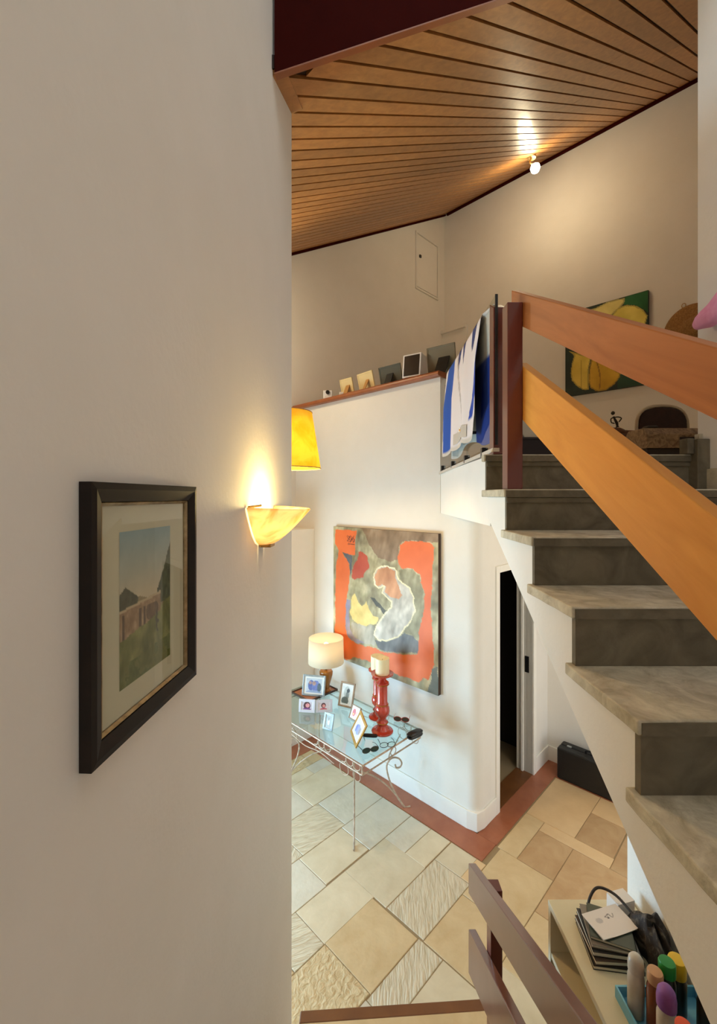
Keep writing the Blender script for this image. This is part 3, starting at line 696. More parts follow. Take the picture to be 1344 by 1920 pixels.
# wall sconce
sy = 1.50; sx = WL(sy); sz = EYE-.035
sconce = thing('wall_sconce', (sx, sy, sz-.13), 'glowing alabaster half-bowl wall lamp on the left wall', 'lamp')
wd_ = Vector((.06,1,0)).normalized(); wn = Vector((1,-.06,0)).normalized()
def sc_fn(u, v):
    th = PI*u; s = .22+.78*v**.62; s2 = .24+.76*v**.80
    zz = sz-.125*(1-v)+.010*math.sin(th)*0-.008*abs(math.sin(th))*v
    return tuple(Vector((sx,sy,0))+wd_*(-.165*s*math.cos(th))*1.0+wn*(.004+.165*s2*math.sin(th)**.85)+Vector((0,0,zz)))
build('bowl', MB().grid(sc_fn, 33, 14), 'alabaster', sconce, smooth=True, solid=.004)
build('finial', MB().obox((sx+.022,sy,sz-.132), wd_, wn, (0,0,1), .055, .04, .012), 'brass', sconce, bevel=.003)
build('bracket', MB().obox((sx+.008,sy,sz-.06), wd_, wn, (0,0,1), .05, .014, .10), 'brass', sconce)
build('clip', MB().tube([tuple(Vector((sx,sy,sz+.002))+wd_*(-.155)+wn*.006), tuple(Vector((sx,sy,sz+.006))+wd_*(-.10)+wn*.03)], .004, 6), 'brass', sconce)
build('bulb', MB().lathe([(.002,-.03),(.014,-.022),(.018,0),(.014,.022),(.002,.03)], (sx+.060, sy, sz-.05), 14), 'bulb', sconce, smooth=True)
point('sconce_light', (sx+.075, sy, sz-.006), 5.6, (1.0,.74,.30), .02, sconce)

# yellow pendant lamp
pc = (-0.50, 3.0); pz = EYE+.195
pd = thing('pendant_lamp', (pc[0],pc[1],pz), 'yellow conical fabric pendant lamp hanging behind the left wall edge', 'lamp')
pshd = build('shade', MB().lathe([(.238,0),(.178,.385)], (pc[0],pc[1],pz), 48, cap=False), 'yellow_shade', pd, smooth=True, solid=.002)
for r_, z_ in ((.2385,.0),(.1785,.385)):
    build('rim', MB().tube([(pc[0]+r_*math.cos(2*PI*k/48), pc[1]+r_*math.sin(2*PI*k/48), pz+z_) for k in range(48)], .0035, 6, closed=True), 'strut_tan', pshd, smooth=True)
build('cord', MB().tube([(pc[0],pc[1],pz+.30),(pc[0],pc[1],CEIL((pc[0]+pc[1])/R2))], .004, 6), 'black_plastic', pd)
build('socket', MB().lathe([(.02,.20),(.02,.30)], (pc[0],pc[1],pz), 12), 'black_plastic', pd)
build('bulb', MB().lathe([(.004,.09),(.028,.11),(.034,.14),(.025,.18),(.016,.20)], (pc[0],pc[1],pz), 16), 'bulb', pd, smooth=True)
point('pendant_light', (pc[0],pc[1],pz+.045), 36, (1.0,.71,.34), .035, pd)

# ceiling spotlights
def spotlight(sp, label, power, nm):
    sp = Vector(sp); cz = CEIL((sp.x+sp.y)/R2)
    spt = thing('ceiling_spotlight', (sp.x, sp.y, sp.z-.06), label, 'lamp', 'spotlights under the plank ceiling')
    build('mount', MB().lathe([(.05,-.03),(.05,.012)], (sp.x-.06, sp.y-.04, CEIL((sp.x+sp.y-.10)/R2)), 18), 'brass', spt)
    build('arm', MB().tube(cr([(sp.x-.06,sp.y-.04,cz-.06),(sp.x-.09,sp.y-.05,cz-.13),(sp.x-.05,sp.y-.03,sp.z+.03)]), .010, 8), 'brass', spt)
    build('bulb', MB().lathe([(.004,-.055),(.045,-.04),(.06,0),(.05,.035),(.02,.055)], tuple(sp), 18), 'bulb_hot', spt, smooth=True)
    point(nm, (sp.x-.08, sp.y-.16, sp.z-.22), power, (1.0,.86,.56), .08, spt)
dl = thing('recessed_downlight', (1.80, 3.10, SLAB-.03), 'recessed warm downlight in the underside of the upper floor', 'lamp')
build('ring', MB().lathe([(.045,.0),(.055,.0),(.055,.029),(.045,.029),(.045,.0)], (1.80,3.10,SLAB-.03), 24, cap=False), 'brass', dl, smooth=True)
build('bulb', MB().lathe([(.003,.010),(.030,.014),(.038,.024),(.030,.029)], (1.80,3.10,SLAB-.03), 18), 'bulb', dl, smooth=True)
point('downlight_light', (1.80,3.10,SLAB-.06), 7, (1.0,.72,.40), .04, dl)
spotlight((2.26, 5.56, EYE+4.20), 'small lit spotlight under the plank ceiling by the upper back wall', 22, 'spot_light')
spotlight((-1.05, 4.10, CEIL(3.05/R2)-.30), 'second ceiling spotlight, added out of view behind the left wall edge to brighten the walls', 32, 'added_light_hall')  # unseen lamp, added to even out the light on the upper walls

# ================================================================== PICTURES
# ---- large abstract painting
ap = thing('abstract_painting', H(-2.854, 3.17, EYE-1.728), 'large abstract canvas of a pale kneeling figure framed by orange and olive fields', 'painting')
PA = dict(
 orange=[(.018,.025),(.258,.016),(.252,.111),(.241,.195),(.167,.202),(.103,.196),(.121,.23),(.173,.248),(.184,.316),(.173,.471),(.144,.545),(.138,.662),(.138,.763),(.167,.819),(.247,.851),(.46,.834),(.52,.844),(.673,.821),(.832,.791),(.849,.629),(.883,.49),(.895,.39),(.875,.328),(.854,.265),(.798,.238),(.7,.249),(.668,.218),(.663,.177),(.687,.093),(.736,.069),(.849,.057),(.932,.058),(.965,.084),(.961,.2),(.953,.356),(.94,.48),(.949,.608),(.965,.7),(.973,.814),(.949,.872),(.92,.932),(.883,.923),(.849,.959),(.617,.964),(.48,.937),(.345,.95),(.247,.953),(.138,.996),(.018,.9),(.018,.812),(.024,.445),(.037,.269),(.067,.18),(.018,.128)],
 dred=[(.285,.169),(.334,.179),(.372,.191),(.377,.234),(.393,.277),(.345,.319),(.334,.358),(.235,.382),(.207,.374),(.213,.32),(.247,.255),(.274,.23)],
 fig=[(.569,.247),(.636,.257),(.673,.328),(.763,.37),(.802,.425),(.811,.51),(.781,.583),(.709,.658),(.668,.708),(.559,.757),(.48,.768),(.444,.743),(.46,.682),(.51,.629),(.559,.562),(.607,.526),(.612,.476),(.559,.46),(.525,.437),(.545,.384),(.49,.406),(.45,.387),(.434,.345),(.46,.284),(.51,.257)],
 head=[(.569,.254),(.636,.271),(.659,.344),(.709,.419),(.682,.458),(.617,.454),(.545,.43),(.559,.386),(.52,.377),(.465,.399),(.444,.344),(.48,.282)],
 yel=[(.207,.519),(.247,.483),(.28,.538),(.313,.562),(.366,.524),(.398,.577),(.439,.613),(.49,.618),(.46,.667),(.356,.696),(.269,.698),(.213,.671),(.19,.637)],
 dkb=[(.45,.778),(.559,.761),(.673,.707),(.727,.665),(.798,.673),(.841,.703),(.841,.776),(.673,.814),(.54,.836),(.48,.829)],
 dkb2=[(.957,.844),(.996,.82),(1.01,1.01),(.916,1.0),(.94,.926)],
 dk3=[(.408,.487),(.45,.481),(.52,.534),(.578,.552),(.54,.58),(.46,.53)],
 topdk=[(.313,-.006),(1.01,-.01),(.996,.056),(.932,.055),(.798,.058),(.709,.071),(.673,.108),(.659,.192),(.598,.212),(.48,.195),(.398,.122),(.356,.051)],
 bl=[(.109,.196),(.213,.205),(.207,.313),(.19,.361),(.184,.27),(.132,.228)],
 pur=[(.144,.545),(.19,.545),(.179,.655),(.19,.745),(.247,.809),(.345,.828),(.247,.847),(.167,.819),(.138,.763)],
 gry=[(.202,.696),(.345,.698),(.45,.684),(.444,.75),(.46,.819),(.345,.828),(.247,.809),(.202,.765)],
 grn=[(.663,.26),(.798,.242),(.849,.272),(.883,.366),(.883,.484),(.845,.616),(.841,.697),(.781,.663),(.718,.663),(.781,.589),(.815,.509),(.807,.424),(.767,.366),(.682,.32)])
def paint_abs(U, V):
    n = fbm(U, V, 7, 3); n2 = fbm(U, V, 16, 21); n3 = vnoise(U, V, 40, 5)
    j = 0.012; Uj = U+(fbm(U,V,22,50)-.5)*j*2; Vj = V+(fbm(U,V,22,60)-.5)*j*2
    img = np.empty(U.shape+(3,)); img[:] = (160,150,114)
    br = fbm(U*1.0+.35*V, V*.35-.2*U, 26, 77)      # brush strokes
    img += ((n-.5)*130)[...,None]*np.array((1,.98,.8))+((n2-.5)*70)[...,None]+((br-.5)*80)[...,None]
    put(img, inside(Uj,Vj,PA['topdk']), (136,112,84), n*.6+br*.4, 130)
    put(img, inside(Uj,Vj,PA['grn']), (150,142,106), n2*.5+br*.5, 140)
    put(img, inside(Uj,Vj,PA['gry']), (172,164,144), n*.5+br*.5, 150)
    put(img, inside(Uj,Vj,PA['orange']), (226,110,48), n, 30)
    put(img, inside(Uj,Vj,PA['bl']), (84,84,88), n2, 40)
    put(img, inside(Uj,Vj,PA['pur']), (150,142,160), n2, 60)
    put(img, inside(Uj,Vj,PA['dred']), (186,78,48), n, 40)
    put(img, inside(Uj,Vj,PA['yel']), (232,204,122), n2, 44)
    put(img, inside(Uj,Vj,PA['dk3']), (84,80,66), n2, 50)
    put(img, inside(Uj,Vj,PA['dkb']), (104,102,98), n*.5+br*.5, 120)
    put(img, inside(Uj,Vj,PA['dkb2']), (112,118,108), n2, 40)
    f = inside(Uj,Vj,PA['fig']); put(img, f, (200,192,176), n2*.5+br*.5, 150)
    put(img, inside(Uj,Vj,PA['head']), (206,146,100), n*.5+br*.5, 90)
    e = edge_dist(Uj,Vj,PA['fig']); put(img, (e < .0052) & (V < .83), (240,228,186), n2, 60)
    # short dark strokes, upper left
    for a, b in ((.20,.075),(.212,.125)):
        pass
    for k in range(7):
        x0 = .165+.011*k; s = (np.abs(U-x0-.006*np.sin(V*160+k*2)) < .0035) & (V > .06+.004*(k%3)) & (V < .105+.006*(k%2)); put(img, s, (66,34,22))
        s = (np.abs(V-.118-.008*np.sin((U-x0)*300)) < .003) & (U > x0) & (U < x0+.012); put(img, s, (66,34,22))
    return img
canvas('canvas', lambda u,v: H(-3.534+1.36*u, 3.150, EYE-.323-1.405*v), 190, 196, paint_abs, 'oil_paint', ap)
build('stretcher', MB().hbox(-3.534,-2.174,3.1505,3.188,EYE-1.728,EYE-.323), 'dark_edge', ap)

# ---- yellow flower painting upstairs
fp = thing('flower_painting', H(-1.754, 6.34, EYE+1.39), 'canvas of big yellow flowers on dark green, behind the stair railing', 'painting')
PF = dict(
 p1=[(.285,.032),(.396,.033),(.551,.001),(.736,.011),(.736,.06),(.691,.101),(.588,.164),(.56,.192),(.366,.09)],
 p2=[(.588,.172),(.654,.109),(.746,.093),(.853,.125),(.94,.191),(.992,.272),(.974,.336),(.949,.407),(.746,.326),(.617,.224)],
 p3=[(.046,.458),(.12,.53),(.088,.619),(.073,.73),(.088,.818),(.152,.894),(.235,.953),(.306,.955),(.306,.723),(.336,.59),(.162,.51)],
 p4=[(.316,.725),(.306,.862),(.326,.939),(.405,.992),(.522,.995),(.617,.947),(.682,.877),(.691,.834),(.464,.66),(.346,.592)],
 g=[(.746,.001),(1.0,.007),(1.0,.249),(.957,.196),(.853,.121),(.727,.084)],
 c=[(.366,.09),(.617,.224),(.949,.407),(.835,.642),(.691,.834),(.346,.592),(.162,.51),(.162,.321),(.265,.157)])
def paint_fl(U, V):
    n = fbm(U, V, 6, 8); n2 = fbm(U, V, 18, 31)
    img = np.empty(U.shape+(3,)); img[:] = (22,44,30); img += ((n-.5)*50)[...,None]
    put(img, inside(U,V,PF['g']), (20,96,44), n, 60)
    put(img, (V > .80) & (U > .66), (26,70,44), n, 40)
    for k, c_ in (('c',(226,208,112)),('p1',(232,218,132)),('p2',(230,212,100)),('p3',(226,198,80)),('p4',(214,170,40))):
        s = inside(U,V,PF[k]); put(img, s, c_, n, 50)
        e = edge_dist(U,V,PF[k]); put(img, s & (e < .014), tuple(x*.80 for x in c_), n2, 30)
    put(img, (np.abs(U-.42-.03*np.sin(V*9)) < .008) & (V > .62) & (V < .97), (150,110,18))
    put(img, (np.abs(U-.21) < .006) & (V > .6) & (V < .93), (180,150,50)); return img
canvas('canvas', lambda u,v: H(-2.245+.982*u, 6.318, EYE+2.548-1.158*v), 110, 130, paint_fl, 'oil_paint', fp)
build('stretcher', MB().hbox(-2.245,-1.263,6.3185,6.362,EYE+1.39,EYE+2.548), 'black_matte', fp)

# ---- framed landscape print on the left wall
WO = Vector((WL(0), 0, 0))
def WP(y, off, z): return (WL(y)+off*wn.x, y+off*wn.y, z)       # point at distance off from the left wall
def wbox(y0,y1,o0,o1,z0,z1):
    b = [WP(y0,o0,z0),WP(y1,o0,z0),WP(y1,o1,z0),WP(y0,o1,z0)]; return MB().hexa(b, [(x,y,z1) for x,y,_ in b])
FY0, FY1, FZ0, FZ1, BW = .606, .944, EYE-.386, EYE+.021, .029
lf = thing('framed_print', WP((FY0+FY1)/2, 0, FZ0), 'black framed landscape print hanging on the large left wall', 'picture')
def frame_bars(y0,y1,z0,z1,bw,o0,o1,oi,name,m,parent):
    """four mitred bars with a face sloping from the outer height o1 down to oi at the inner edge"""
    O = [(y0,z0),(y1,z0),(y1,z1),(y0,z1)]; I = [(y0+bw,z0+bw),(y1-bw,z0+bw),(y1-bw,z1-bw),(y0+bw,z1-bw)]
    M = [(O[k][0]+(I[k][0]-O[k][0])*.35, O[k][1]+(I[k][1]-O[k][1])*.35) for k in range(4)]
    for k in range(4):
        j = (k+1)%4
        A = [WP(O[k][0],o0,O[k][1]),WP(O[k][0],o1,O[k][1]),WP(M[k][0],o1+.0015,M[k][1]),WP(I[k][0],oi,I[k][1]),WP(I[k][0],o0,I[k][1])]
        B = [WP(O[j][0],o0,O[j][1]),WP(O[j][0],o1,O[j][1]),WP(M[j][0],o1+.0015,M[j][1]),WP(I[j][0],oi,I[j][1]),WP(I[j][0],o0,I[j][1])]
        build(name, MB().add(A+B, [(4,3,2,1,0),(5,6,7,8,9)]+[(i,(i+1)%5,5+(i+1)%5,5+i) for i in range(5)]), m, parent)
frame_bars(FY0,FY1,FZ0,FZ1,BW,.001,.019,.014,'frame_bar','black_frame',lf)
frame_bars(FY0+BW+.0004,FY1-BW-.0004,FZ0+BW+.0004,FZ1-BW-.0004,.006,.002,.012,.009,'fillet','silver_fillet',lf)
i0, i1, j0, j1 = FY0+BW+.003, FY1-BW-.003, FZ0+BW+.003, FZ1-BW-.003
build('mat_board', wbox(i0,i1,.003,.006,j0,j1), 'mat_board', lf)
def paint_ls(U, V):
    n = fbm(U, V, 9, 2); n2 = fbm(U, V, 22, 41)
    a = np.clip(V/.45, 0, 1)[...,None]; img = np.array((146,170,178.))*(1-a)+np.array((206,190,160.))*a+((n-.5)*16)[...,None]
    hor = .47-.03*np.sin(U*7)
    put(img, V > hor, (150,132,96), n2, 60)
    put(img, (V > .36+.10*np.abs(U-.10)*4) & (U < .32) & (V < .55), (84,80,52), n2, 60)
    put(img, (V > .45-1.15*np.clip(U-.72,0,1)+.05*(n2-.5)) & (U > .70) & (V < .56), (74,78,48), n2, 70)
    w_ = (V > .50-.04*U) & (V < .72-.16*np.abs(U-.1)) & (U < .78); put(img, w_, (166,134,102), n2, 90)
    put(img, w_ & (np.hypot((U-.60)/.13, (V-.585)/.07) < 1) & (V > .53), (112,84,58), n2, 50)
    for x0 in (.06,.36,.44): put(img, w_ & (np.abs(U-x0) < .02) & (V > .53), (96,72,50), n2, 40)
    put(img, w_ & (np.abs(V-(.505-.035*U)) < .012), (196,172,136))
    g = V > .70-.17*np.clip(U-.05,0,1)+.05*(n-.5); put(img, g & ~(w_ & (V < .66)), (122,122,62), n, 110)
    put(img, (V > .86-.03*U) & (n > .5), (98,104,46), n2, 50)
    put(img, (np.hypot((U-.72)/.05,(V-.66)/.10) < 1) & (n2 > .5), (78,72,50), n2, 50); return img
canvas('print', lambda u,v: WP(.690+.163*u, .0064, EYE-.057-.253*v), 80, 120, paint_ls, 'print_paper', lf)
build('glazing', wbox(i0,i1,.0075,.0085,j0,j1), 'frame_glass', lf)

# ================================================================== CONSOLE TABLE
TZ = .72; tp0, tp1, tq0, tq1 = -3.72, -2.30, 2.34, 3.06; RZ = TZ-.075
tb = thing('console_table', H(-3.0, 2.7, 0), 'cream wrought iron console table with scrolled legs and a glass top', 'table')
build('glass_top', MB().hbox(tp0+.004,tp1-.004,tq0+.004,tq1-.004,TZ+.001,TZ+.009), 'table_glass', tb)
def hrect(z, r): return MB().tube([H(tp0,tq0,z),H((tp0+tp1)/2,tq0,z),H(tp1,tq0,z),H(tp1,(tq0+tq1)/2,z),H(tp1,tq1,z),H((tp0+tp1)/2,tq1,z),H(tp0,tq1,z),H(tp0,(tq0+tq1)/2,z)], r, 8, closed=True)
def rails(z, r, nm):
    c4 = [(tp0,tq0),(tp1,tq0),(tp1,tq1),(tp0,tq1)]
    for k in range(4):
        a, b = c4[k], c4[(k+1)%4]; build(nm, MB().tube([H(*a,z), H(*b,z)], r, 8), 'iron', tb, smooth=True)
rails(TZ-.006, .0065, 'top_rail'); rails(RZ, .006, 'lower_rail')
for a in (tp0, tp1):
    for b in (tq0, tq1): build('corner_bar', MB().tube([H(a,b,RZ),H(a,b,TZ-.006)], .006, 8), 'iron', tb, smooth=True)
def ring(c, ax, r, nm='ring'): 
    build(nm, MB().tube([tuple(Vector(c)+Vector(ax)*r*math.cos(2*PI*k/18)+Vector((0,0,r*math.sin(2*PI*k/18)))) for k in range(18)], .0035, 6, closed=True), 'iron', tb, smooth=True)
hp_, hq_ = H(1,0), H(0,1)
for b in (tp0, tp1): ring(H(b,(tq0+tq1)/2,(RZ+TZ)/2-.003), hq_, .032)
for q_ in (tq0, tq1):       # scroll ornaments between the rails
    for pm in (-2.42, -2.76, -3.26, -3.6):
        zc = (RZ+TZ)/2-.003; L = []
        for k in range(40):
            s = -1+2*k/39; th = 2.6*PI*s; L.append(H(pm+.10*s+.018*math.cos(th), q_, zc+.022*math.sin(th)))
        build('scroll', MB().tube(L, .0035, 6), 'iron', tb, smooth=True)
    ring(H(-2.50,q_,RZ-.035), hp_, .05, 'loop'); ring(H(-2.36,q_,RZ-.03), hp_, .04, 'loop')
    build('apron_arc', MB().tube(cr([H(-2.62,q_,RZ-.05),H(-2.8,q_,RZ-.03),H(-3.0,q_,RZ-.055),H(-3.2,q_,RZ-.03),H(-3.45,q_,RZ)]), .004, 6), 'iron', tb, smooth=True)
S = [(.035,.010),(.012,.004),(-.02,.008),(-.085,.10),(-.145,.225),(-.175,.345),(-.158,.41),(-.115,.44),(-.065,.43),(-.042,.39),(-.06,.355),(-.09,.352),(-.10,.378)]
Y_ = [(-.157,.40),(-.150,.47),(-.10,.56),(-.055,.645)]
A_ = [(-.02,.010),(-.09,.105),(-.18,.20),(-.29,.275),(-.40,.315),(-.50,.33)]
for (fp_, fq_, dp, dq) in ((-2.43,2.38,1,-1),(-2.42,3.02,1,1),(-3.47,2.42,-1,-1),(-3.60,3.02,-1,1)):
    dv = Vector(H(dp/R2, dq/R2)); b0 = Vector(H(fp_, fq_, 0))
    lg = build('leg', MB().tube(cr([tuple(b0+dv*r+Vector((0,0,z))) for r, z in S], 7), .0075, 8), 'iron', tb, smooth=True)
    build('leg_upright', MB().tube(cr([tuple(b0+dv*r+Vector((0,0,z))) for r, z in Y_], 5), .006, 8), 'iron', lg, smooth=True)
    build('leg_brace', MB().tube(cr([tuple(b0+dv*r+Vector((0,0,z))) for r, z in A_], 6), .0065, 8), 'iron', lg, smooth=True)
build('stretcher_bar', MB().tube([H(-2.78,2.70,.33),H(-3.25,2.70,.33)], .006, 8), 'iron', tb, smooth=True)
G = TZ+.0095

# ---- things on the table
def photo(label, bl, br, up, mframe, bw, paint, name='photo_frame', cat='picture frame', th=.012, strut=True, G=G):
    bl = Vector((bl[0],bl[1],G)); br = Vector((br[0],br[1],G)); up = Vector(up); ax = (br-bl); w_ = ax.length; ax.normalize()
    h_ = up.length; uv = (up-ax*up.dot(ax)).normalized(); nn = ax.cross(uv).normalized()
    bl = bl+Vector((0,0,1))*max(0, th*.5*abs(nn.z))*1.2; t = thing(name, (bl+br)/2, label, cat, 'framed photographs on the glass table'); c = bl+ax*w_/2+uv*h_/2
    build('backing', MB().obox(c-nn*th*.35, ax, uv, nn, w_-bw, h_-bw, th*.3), 'cover_grey', t)
    for s in (-1,1):
        build('frame_bar', MB().obox(c+ax*s*(w_/2-bw/2), ax, uv, nn, bw, h_, th), mframe, t, bevel=.0015)
        build('frame_bar', MB().obox(c+uv*s*(h_/2-bw/2), ax, uv, nn, w_-2*bw, bw, th), mframe, t, bevel=.0015)
    iw, ih = w_-2*bw, h_-2*bw; o0 = c-ax*iw/2+uv*ih/2+nn*.001
    canvas('photograph', lambda u,v: tuple(o0+ax*iw*u-uv*ih*v), 40, 40, paint, 'photo_paper', t)
    if strut:
        k0 = c-nn*th*.55+uv*h_*.12; ft = Vector(((bl+br)/2))-nn*h_*.55; ft.z = G+.002
        d = ft-k0; l_ = d.length; d.normalize(); build('strut', MB().obox((k0+ft)/2, ax, d.cross(ax).normalized(), d, w_*.25, .003, l_), 'black_matte', t)
    return t
def blobs(bg, items, matw=0.0, matc=(236,236,230)):
    def f(U, V):
        n = fbm(U,V,6,17); img = np.empty(U.shape+(3,)); img[:] = bg; img += ((n-.5)*40)[...,None]
        for (cx,cy,rx,ry,c_) in items: put(img, np.hypot((U-cx)/rx,(V-cy)/ry) < 1, c_, n, 50)
        if matw: put(img, (U < matw)|(U > 1-matw)|(V < matw)|(V > 1-matw), matc)
        return img
    return f
photo('large silver photo frame with a blue-grey group picture, on the glass table', (-.572,4.40), (-.340,4.354), (.0115,.052,.193), 'silver', .018,
      blobs((196,206,214), [(.35,.5,.16,.3,(96,112,170)),(.6,.55,.2,.34,(110,126,184)),(.5,.38,.1,.12,(180,150,140)),(.3,.36,.08,.1,(170,140,130)),(.78,.6,.1,.25,(90,110,120)),(.5,.9,.4,.12,(150,170,200))], .09), G=G+.0082)
photo('wooden photo frame with a grey portrait, behind the red picture on the table', (-.199,4.2), (-.058,4.128), (.047,.052,.211), 'wood_frame', .016,
      blobs((226,230,226), [(.5,.4,.26,.3,(190,196,190)),(.55,.55,.14,.2,(120,128,122)),(.4,.8,.3,.2,(96,104,98)),(.6,.3,.12,.1,(70,74,72))], .1))
photo('small photo frame with a red and white picture, on the glass table', (-.089,3.967), (-.0095,3.878), (.036,.034,.112), 'wood_frame', .008,
      blobs((236,224,216), [(.38,.5,.2,.3,(206,48,40)),(.45,.35,.1,.12,(196,60,50)),(.7,.5,.12,.2,(230,170,150)),(.35,.62,.08,.08,(236,180,60))], .06))
photo('gold photo frame tilted back at the front of the glass table', (-.069,3.733), (-.021,3.48), (.094,.0,.172), 'gold_frame', .022,
      blobs((214,220,232), [(.5,.55,.25,.25,(150,160,206)),(.3,.6,.1,.2,(120,130,190)),(.7,.5,.1,.2,(160,150,150))], .10))
photo('left acrylic photo stand with a pink portrait, on the glass table', (-.56,4.075), (-.408,4.055), (.0,.022,.115), 'pale_acrylic', .022,
      blobs((206,196,206), [(.5,.5,.3,.5,(80,50,56)),(.55,.45,.18,.25,(222,150,150)),(.5,.95,.35,.2,(120,70,130))], .05))
photo('right acrylic photo stand with a pink portrait, on the glass table', (-.398,4.06), (-.245,4.075), (.0,.022,.108), 'pale_acrylic', .022,
      blobs((220,214,222), [(.45,.42,.2,.34,(90,52,62)),(.47,.48,.13,.22,(226,160,156)),(.45,.95,.3,.2,(196,90,110))], .05))
photo('smallest silver photo frame at the front of the glass table', (-.311,3.782), (-.226,3.735), (.019,.033,.131), 'silver', .017,
      blobs((170,182,182), [(.5,.5,.2,.3,(220,226,226)),(.5,.3,.12,.14,(140,150,150))], .04))
# tray under the lamp
tr = thing('wooden_tray', H(-3.50, 2.86, G), 'flat brown tray with a dark rim under the table lamp', 'tray')
build('base', MB().hbox(-3.635,-3.365,2.68,3.04,G,G+.008), 'tray_wood', tr)
for a in ((-3.645,-3.635,2.67,3.05),(-3.365,-3.355,2.67,3.05),(-3.635,-3.365,2.67,2.68),(-3.635,-3.365,3.04,3.05)):
    build('rim', MB().hbox(*a,G,G+.018), 'dark_edge', tr)
# table lamp
lc = H(-3.425, 2.95, G+.008); tl = thing('table_lamp', lc, 'table lamp with an amber vase base and a white drum shade', 'lamp')
build('base', MB().lathe([(.05,0),(.052,.012),(.036,.03),(.040,.07),(.055,.12),(.068,.17),(.070,.20),(.062,.212),(.030,.216)], lc, 28), 'amber', tl, smooth=True)
build('neck', MB().lathe([(.012,.21),(.012,.40)], lc, 12), 'brass', tl)
build('shade', MB().lathe([(.185,.295),(.178,.548)], lc, 48, cap=False), 'white_shade', tl, smooth=True, solid=.002)
build('shade_ring', MB().tube([(lc[0]+.012,lc[1],lc[2]+.40),(lc[0]+.182,lc[1],lc[2]+.40)], .003, 6).tube([(lc[0]-.012,lc[1],lc[2]+.40),(lc[0]-.182,lc[1],lc[2]+.40)], .003, 6), 'brass', tl)
build('bulb', MB().lathe([(.012,.40),(.028,.43),(.032,.46),(.022,.49),(.004,.50)], lc, 14), 'bulb', tl, smooth=True)
point('table_lamp_light', (lc[0],lc[1],lc[2]+.53), 0.8, (1.0,.88,.64), .03, tl)
# candlesticks
def candlestick(x, y, s, label, cr_, ch):
    c = (x, y, G); t = thing('candlestick', c, label, 'candlestick', 'red candlesticks')
    pr = [(.092,0),(.094,.008),(.088,.016),(.060,.022),(.050,.045),(.038,.060),(.047,.075),(.047,.088),(.034,.105),(.036,.125),(.058,.150),(.064,.180),(.060,.212),(.046,.232),(.050,.245),(.044,.258),(.044,.400),(.055,.412),(.056,.424),(.040,.436),(.028,.455),(.034,.470),(.070,.480),(.096,.495),(.097,.503),(.080,.498),(.01,.490)]
    stn = build('stand', MB().lathe([(r*s,z*s) for r,z in pr], c, 36), 'red_glaze', t, smooth=True)
    for z_, r_ in ((.41,.0555),(.237,.050),(.082,.048)):
        build('gilt_band', MB().tube([(x+r_*s*math.cos(2*PI*k/28), y+r_*s*math.sin(2*PI*k/28), G+z_*s) for k in range(28)], .004*s, 6, closed=True), 'amber', stn, smooth=True)
    k = thing('candle', (x, y, G+.492*s), label.replace('candlestick','candle on the candlestick') if False else cr_[1], 'candle', 'candles')
    r = cr_[0]
    cd = build('wax', MB().lathe([(r,0),(r,ch),(r-.006,ch+.002),(r-.014,ch-.006),(.004,ch-.022)], (x,y,G+.4975*s), 32), 'candle_wax', k, smooth=True)
    build('wick', MB().tube([(x,y,G+.4975*s+ch-.024),(x+.002,y,G+.4975*s+ch-.008)], .0015, 6), 'black_matte', cd)
    return t
candlestick(.205, 3.74, 1.0, 'red glazed candlestick standing nearest on the glass table', (.060,'cream pillar candle on the nearer red candlestick'), .135)
candlestick(.175, 3.98, .87, 'red glazed candlestick half hidden behind the nearer one', (.062,'cream pillar candle on the rear red candlestick'), .13)
# glasses and cases
def glasses(label, c, ang, mlens, mframe, w_=.14, flip=0):
    c = Vector((c[0],c[1],G)); t = thing('sunglasses', c, label, 'glasses'); a = Vector((math.cos(ang),math.sin(ang),0)); b = Vector((-a.y,a.x,0))
    for s in (-1,1):
        o_ = c+a*s*w_*.25+Vector((0,0,.022))
        L = [tuple(o_+a*.034*math.cos(2*PI*k/20)+Vector((0,0,.021*math.sin(2*PI*k/20)))) for k in range(20)]
        n = len(L); bb = [tuple(Vector(v)+b*.003) for v in L]
        build('lens', MB().add(L+bb, [tuple(range(n-1,-1,-1)), tuple(range(n,2*n))]+[(i,(i+1)%n,n+(i+1)%n,n+i) for i in range(n)]), mlens, t)
        build('rim', MB().tube(L, .0022, 6, closed=True), mframe, t, smooth=True)
        build('temple', MB().tube(cr([tuple(c+a*s*w_*.49+Vector((0,0,.03))), tuple(c+a*s*w_*.5+b*.07+Vector((0,0,.022))), tuple(c+a*s*w_*.47+b*.125+Vector((0,0,.004)))]), .0022, 6), mframe, t, smooth=True)
    build('bridge', MB().tube([tuple(c-a*.008+Vector((0,0,.028))), tuple(c+Vector((0,0,.031))), tuple(c+a*.008+Vector((0,0,.028)))], .0022, 6), mframe, t)
    return t
glasses('dark green sunglasses lying in front of the gold photo frame', (.095,3.43), .35, 'green_lens', 'black_plastic')
glasses('brown sunglasses with a red frame right of the candlesticks', (.385,3.90), -.2, 'cover_brown', 'red_glaze')
glasses('thin clear reading glasses at the foot of the nearest red candlestick', (.235,3.50), .15, 'frame_glass', 'bronze', .12)
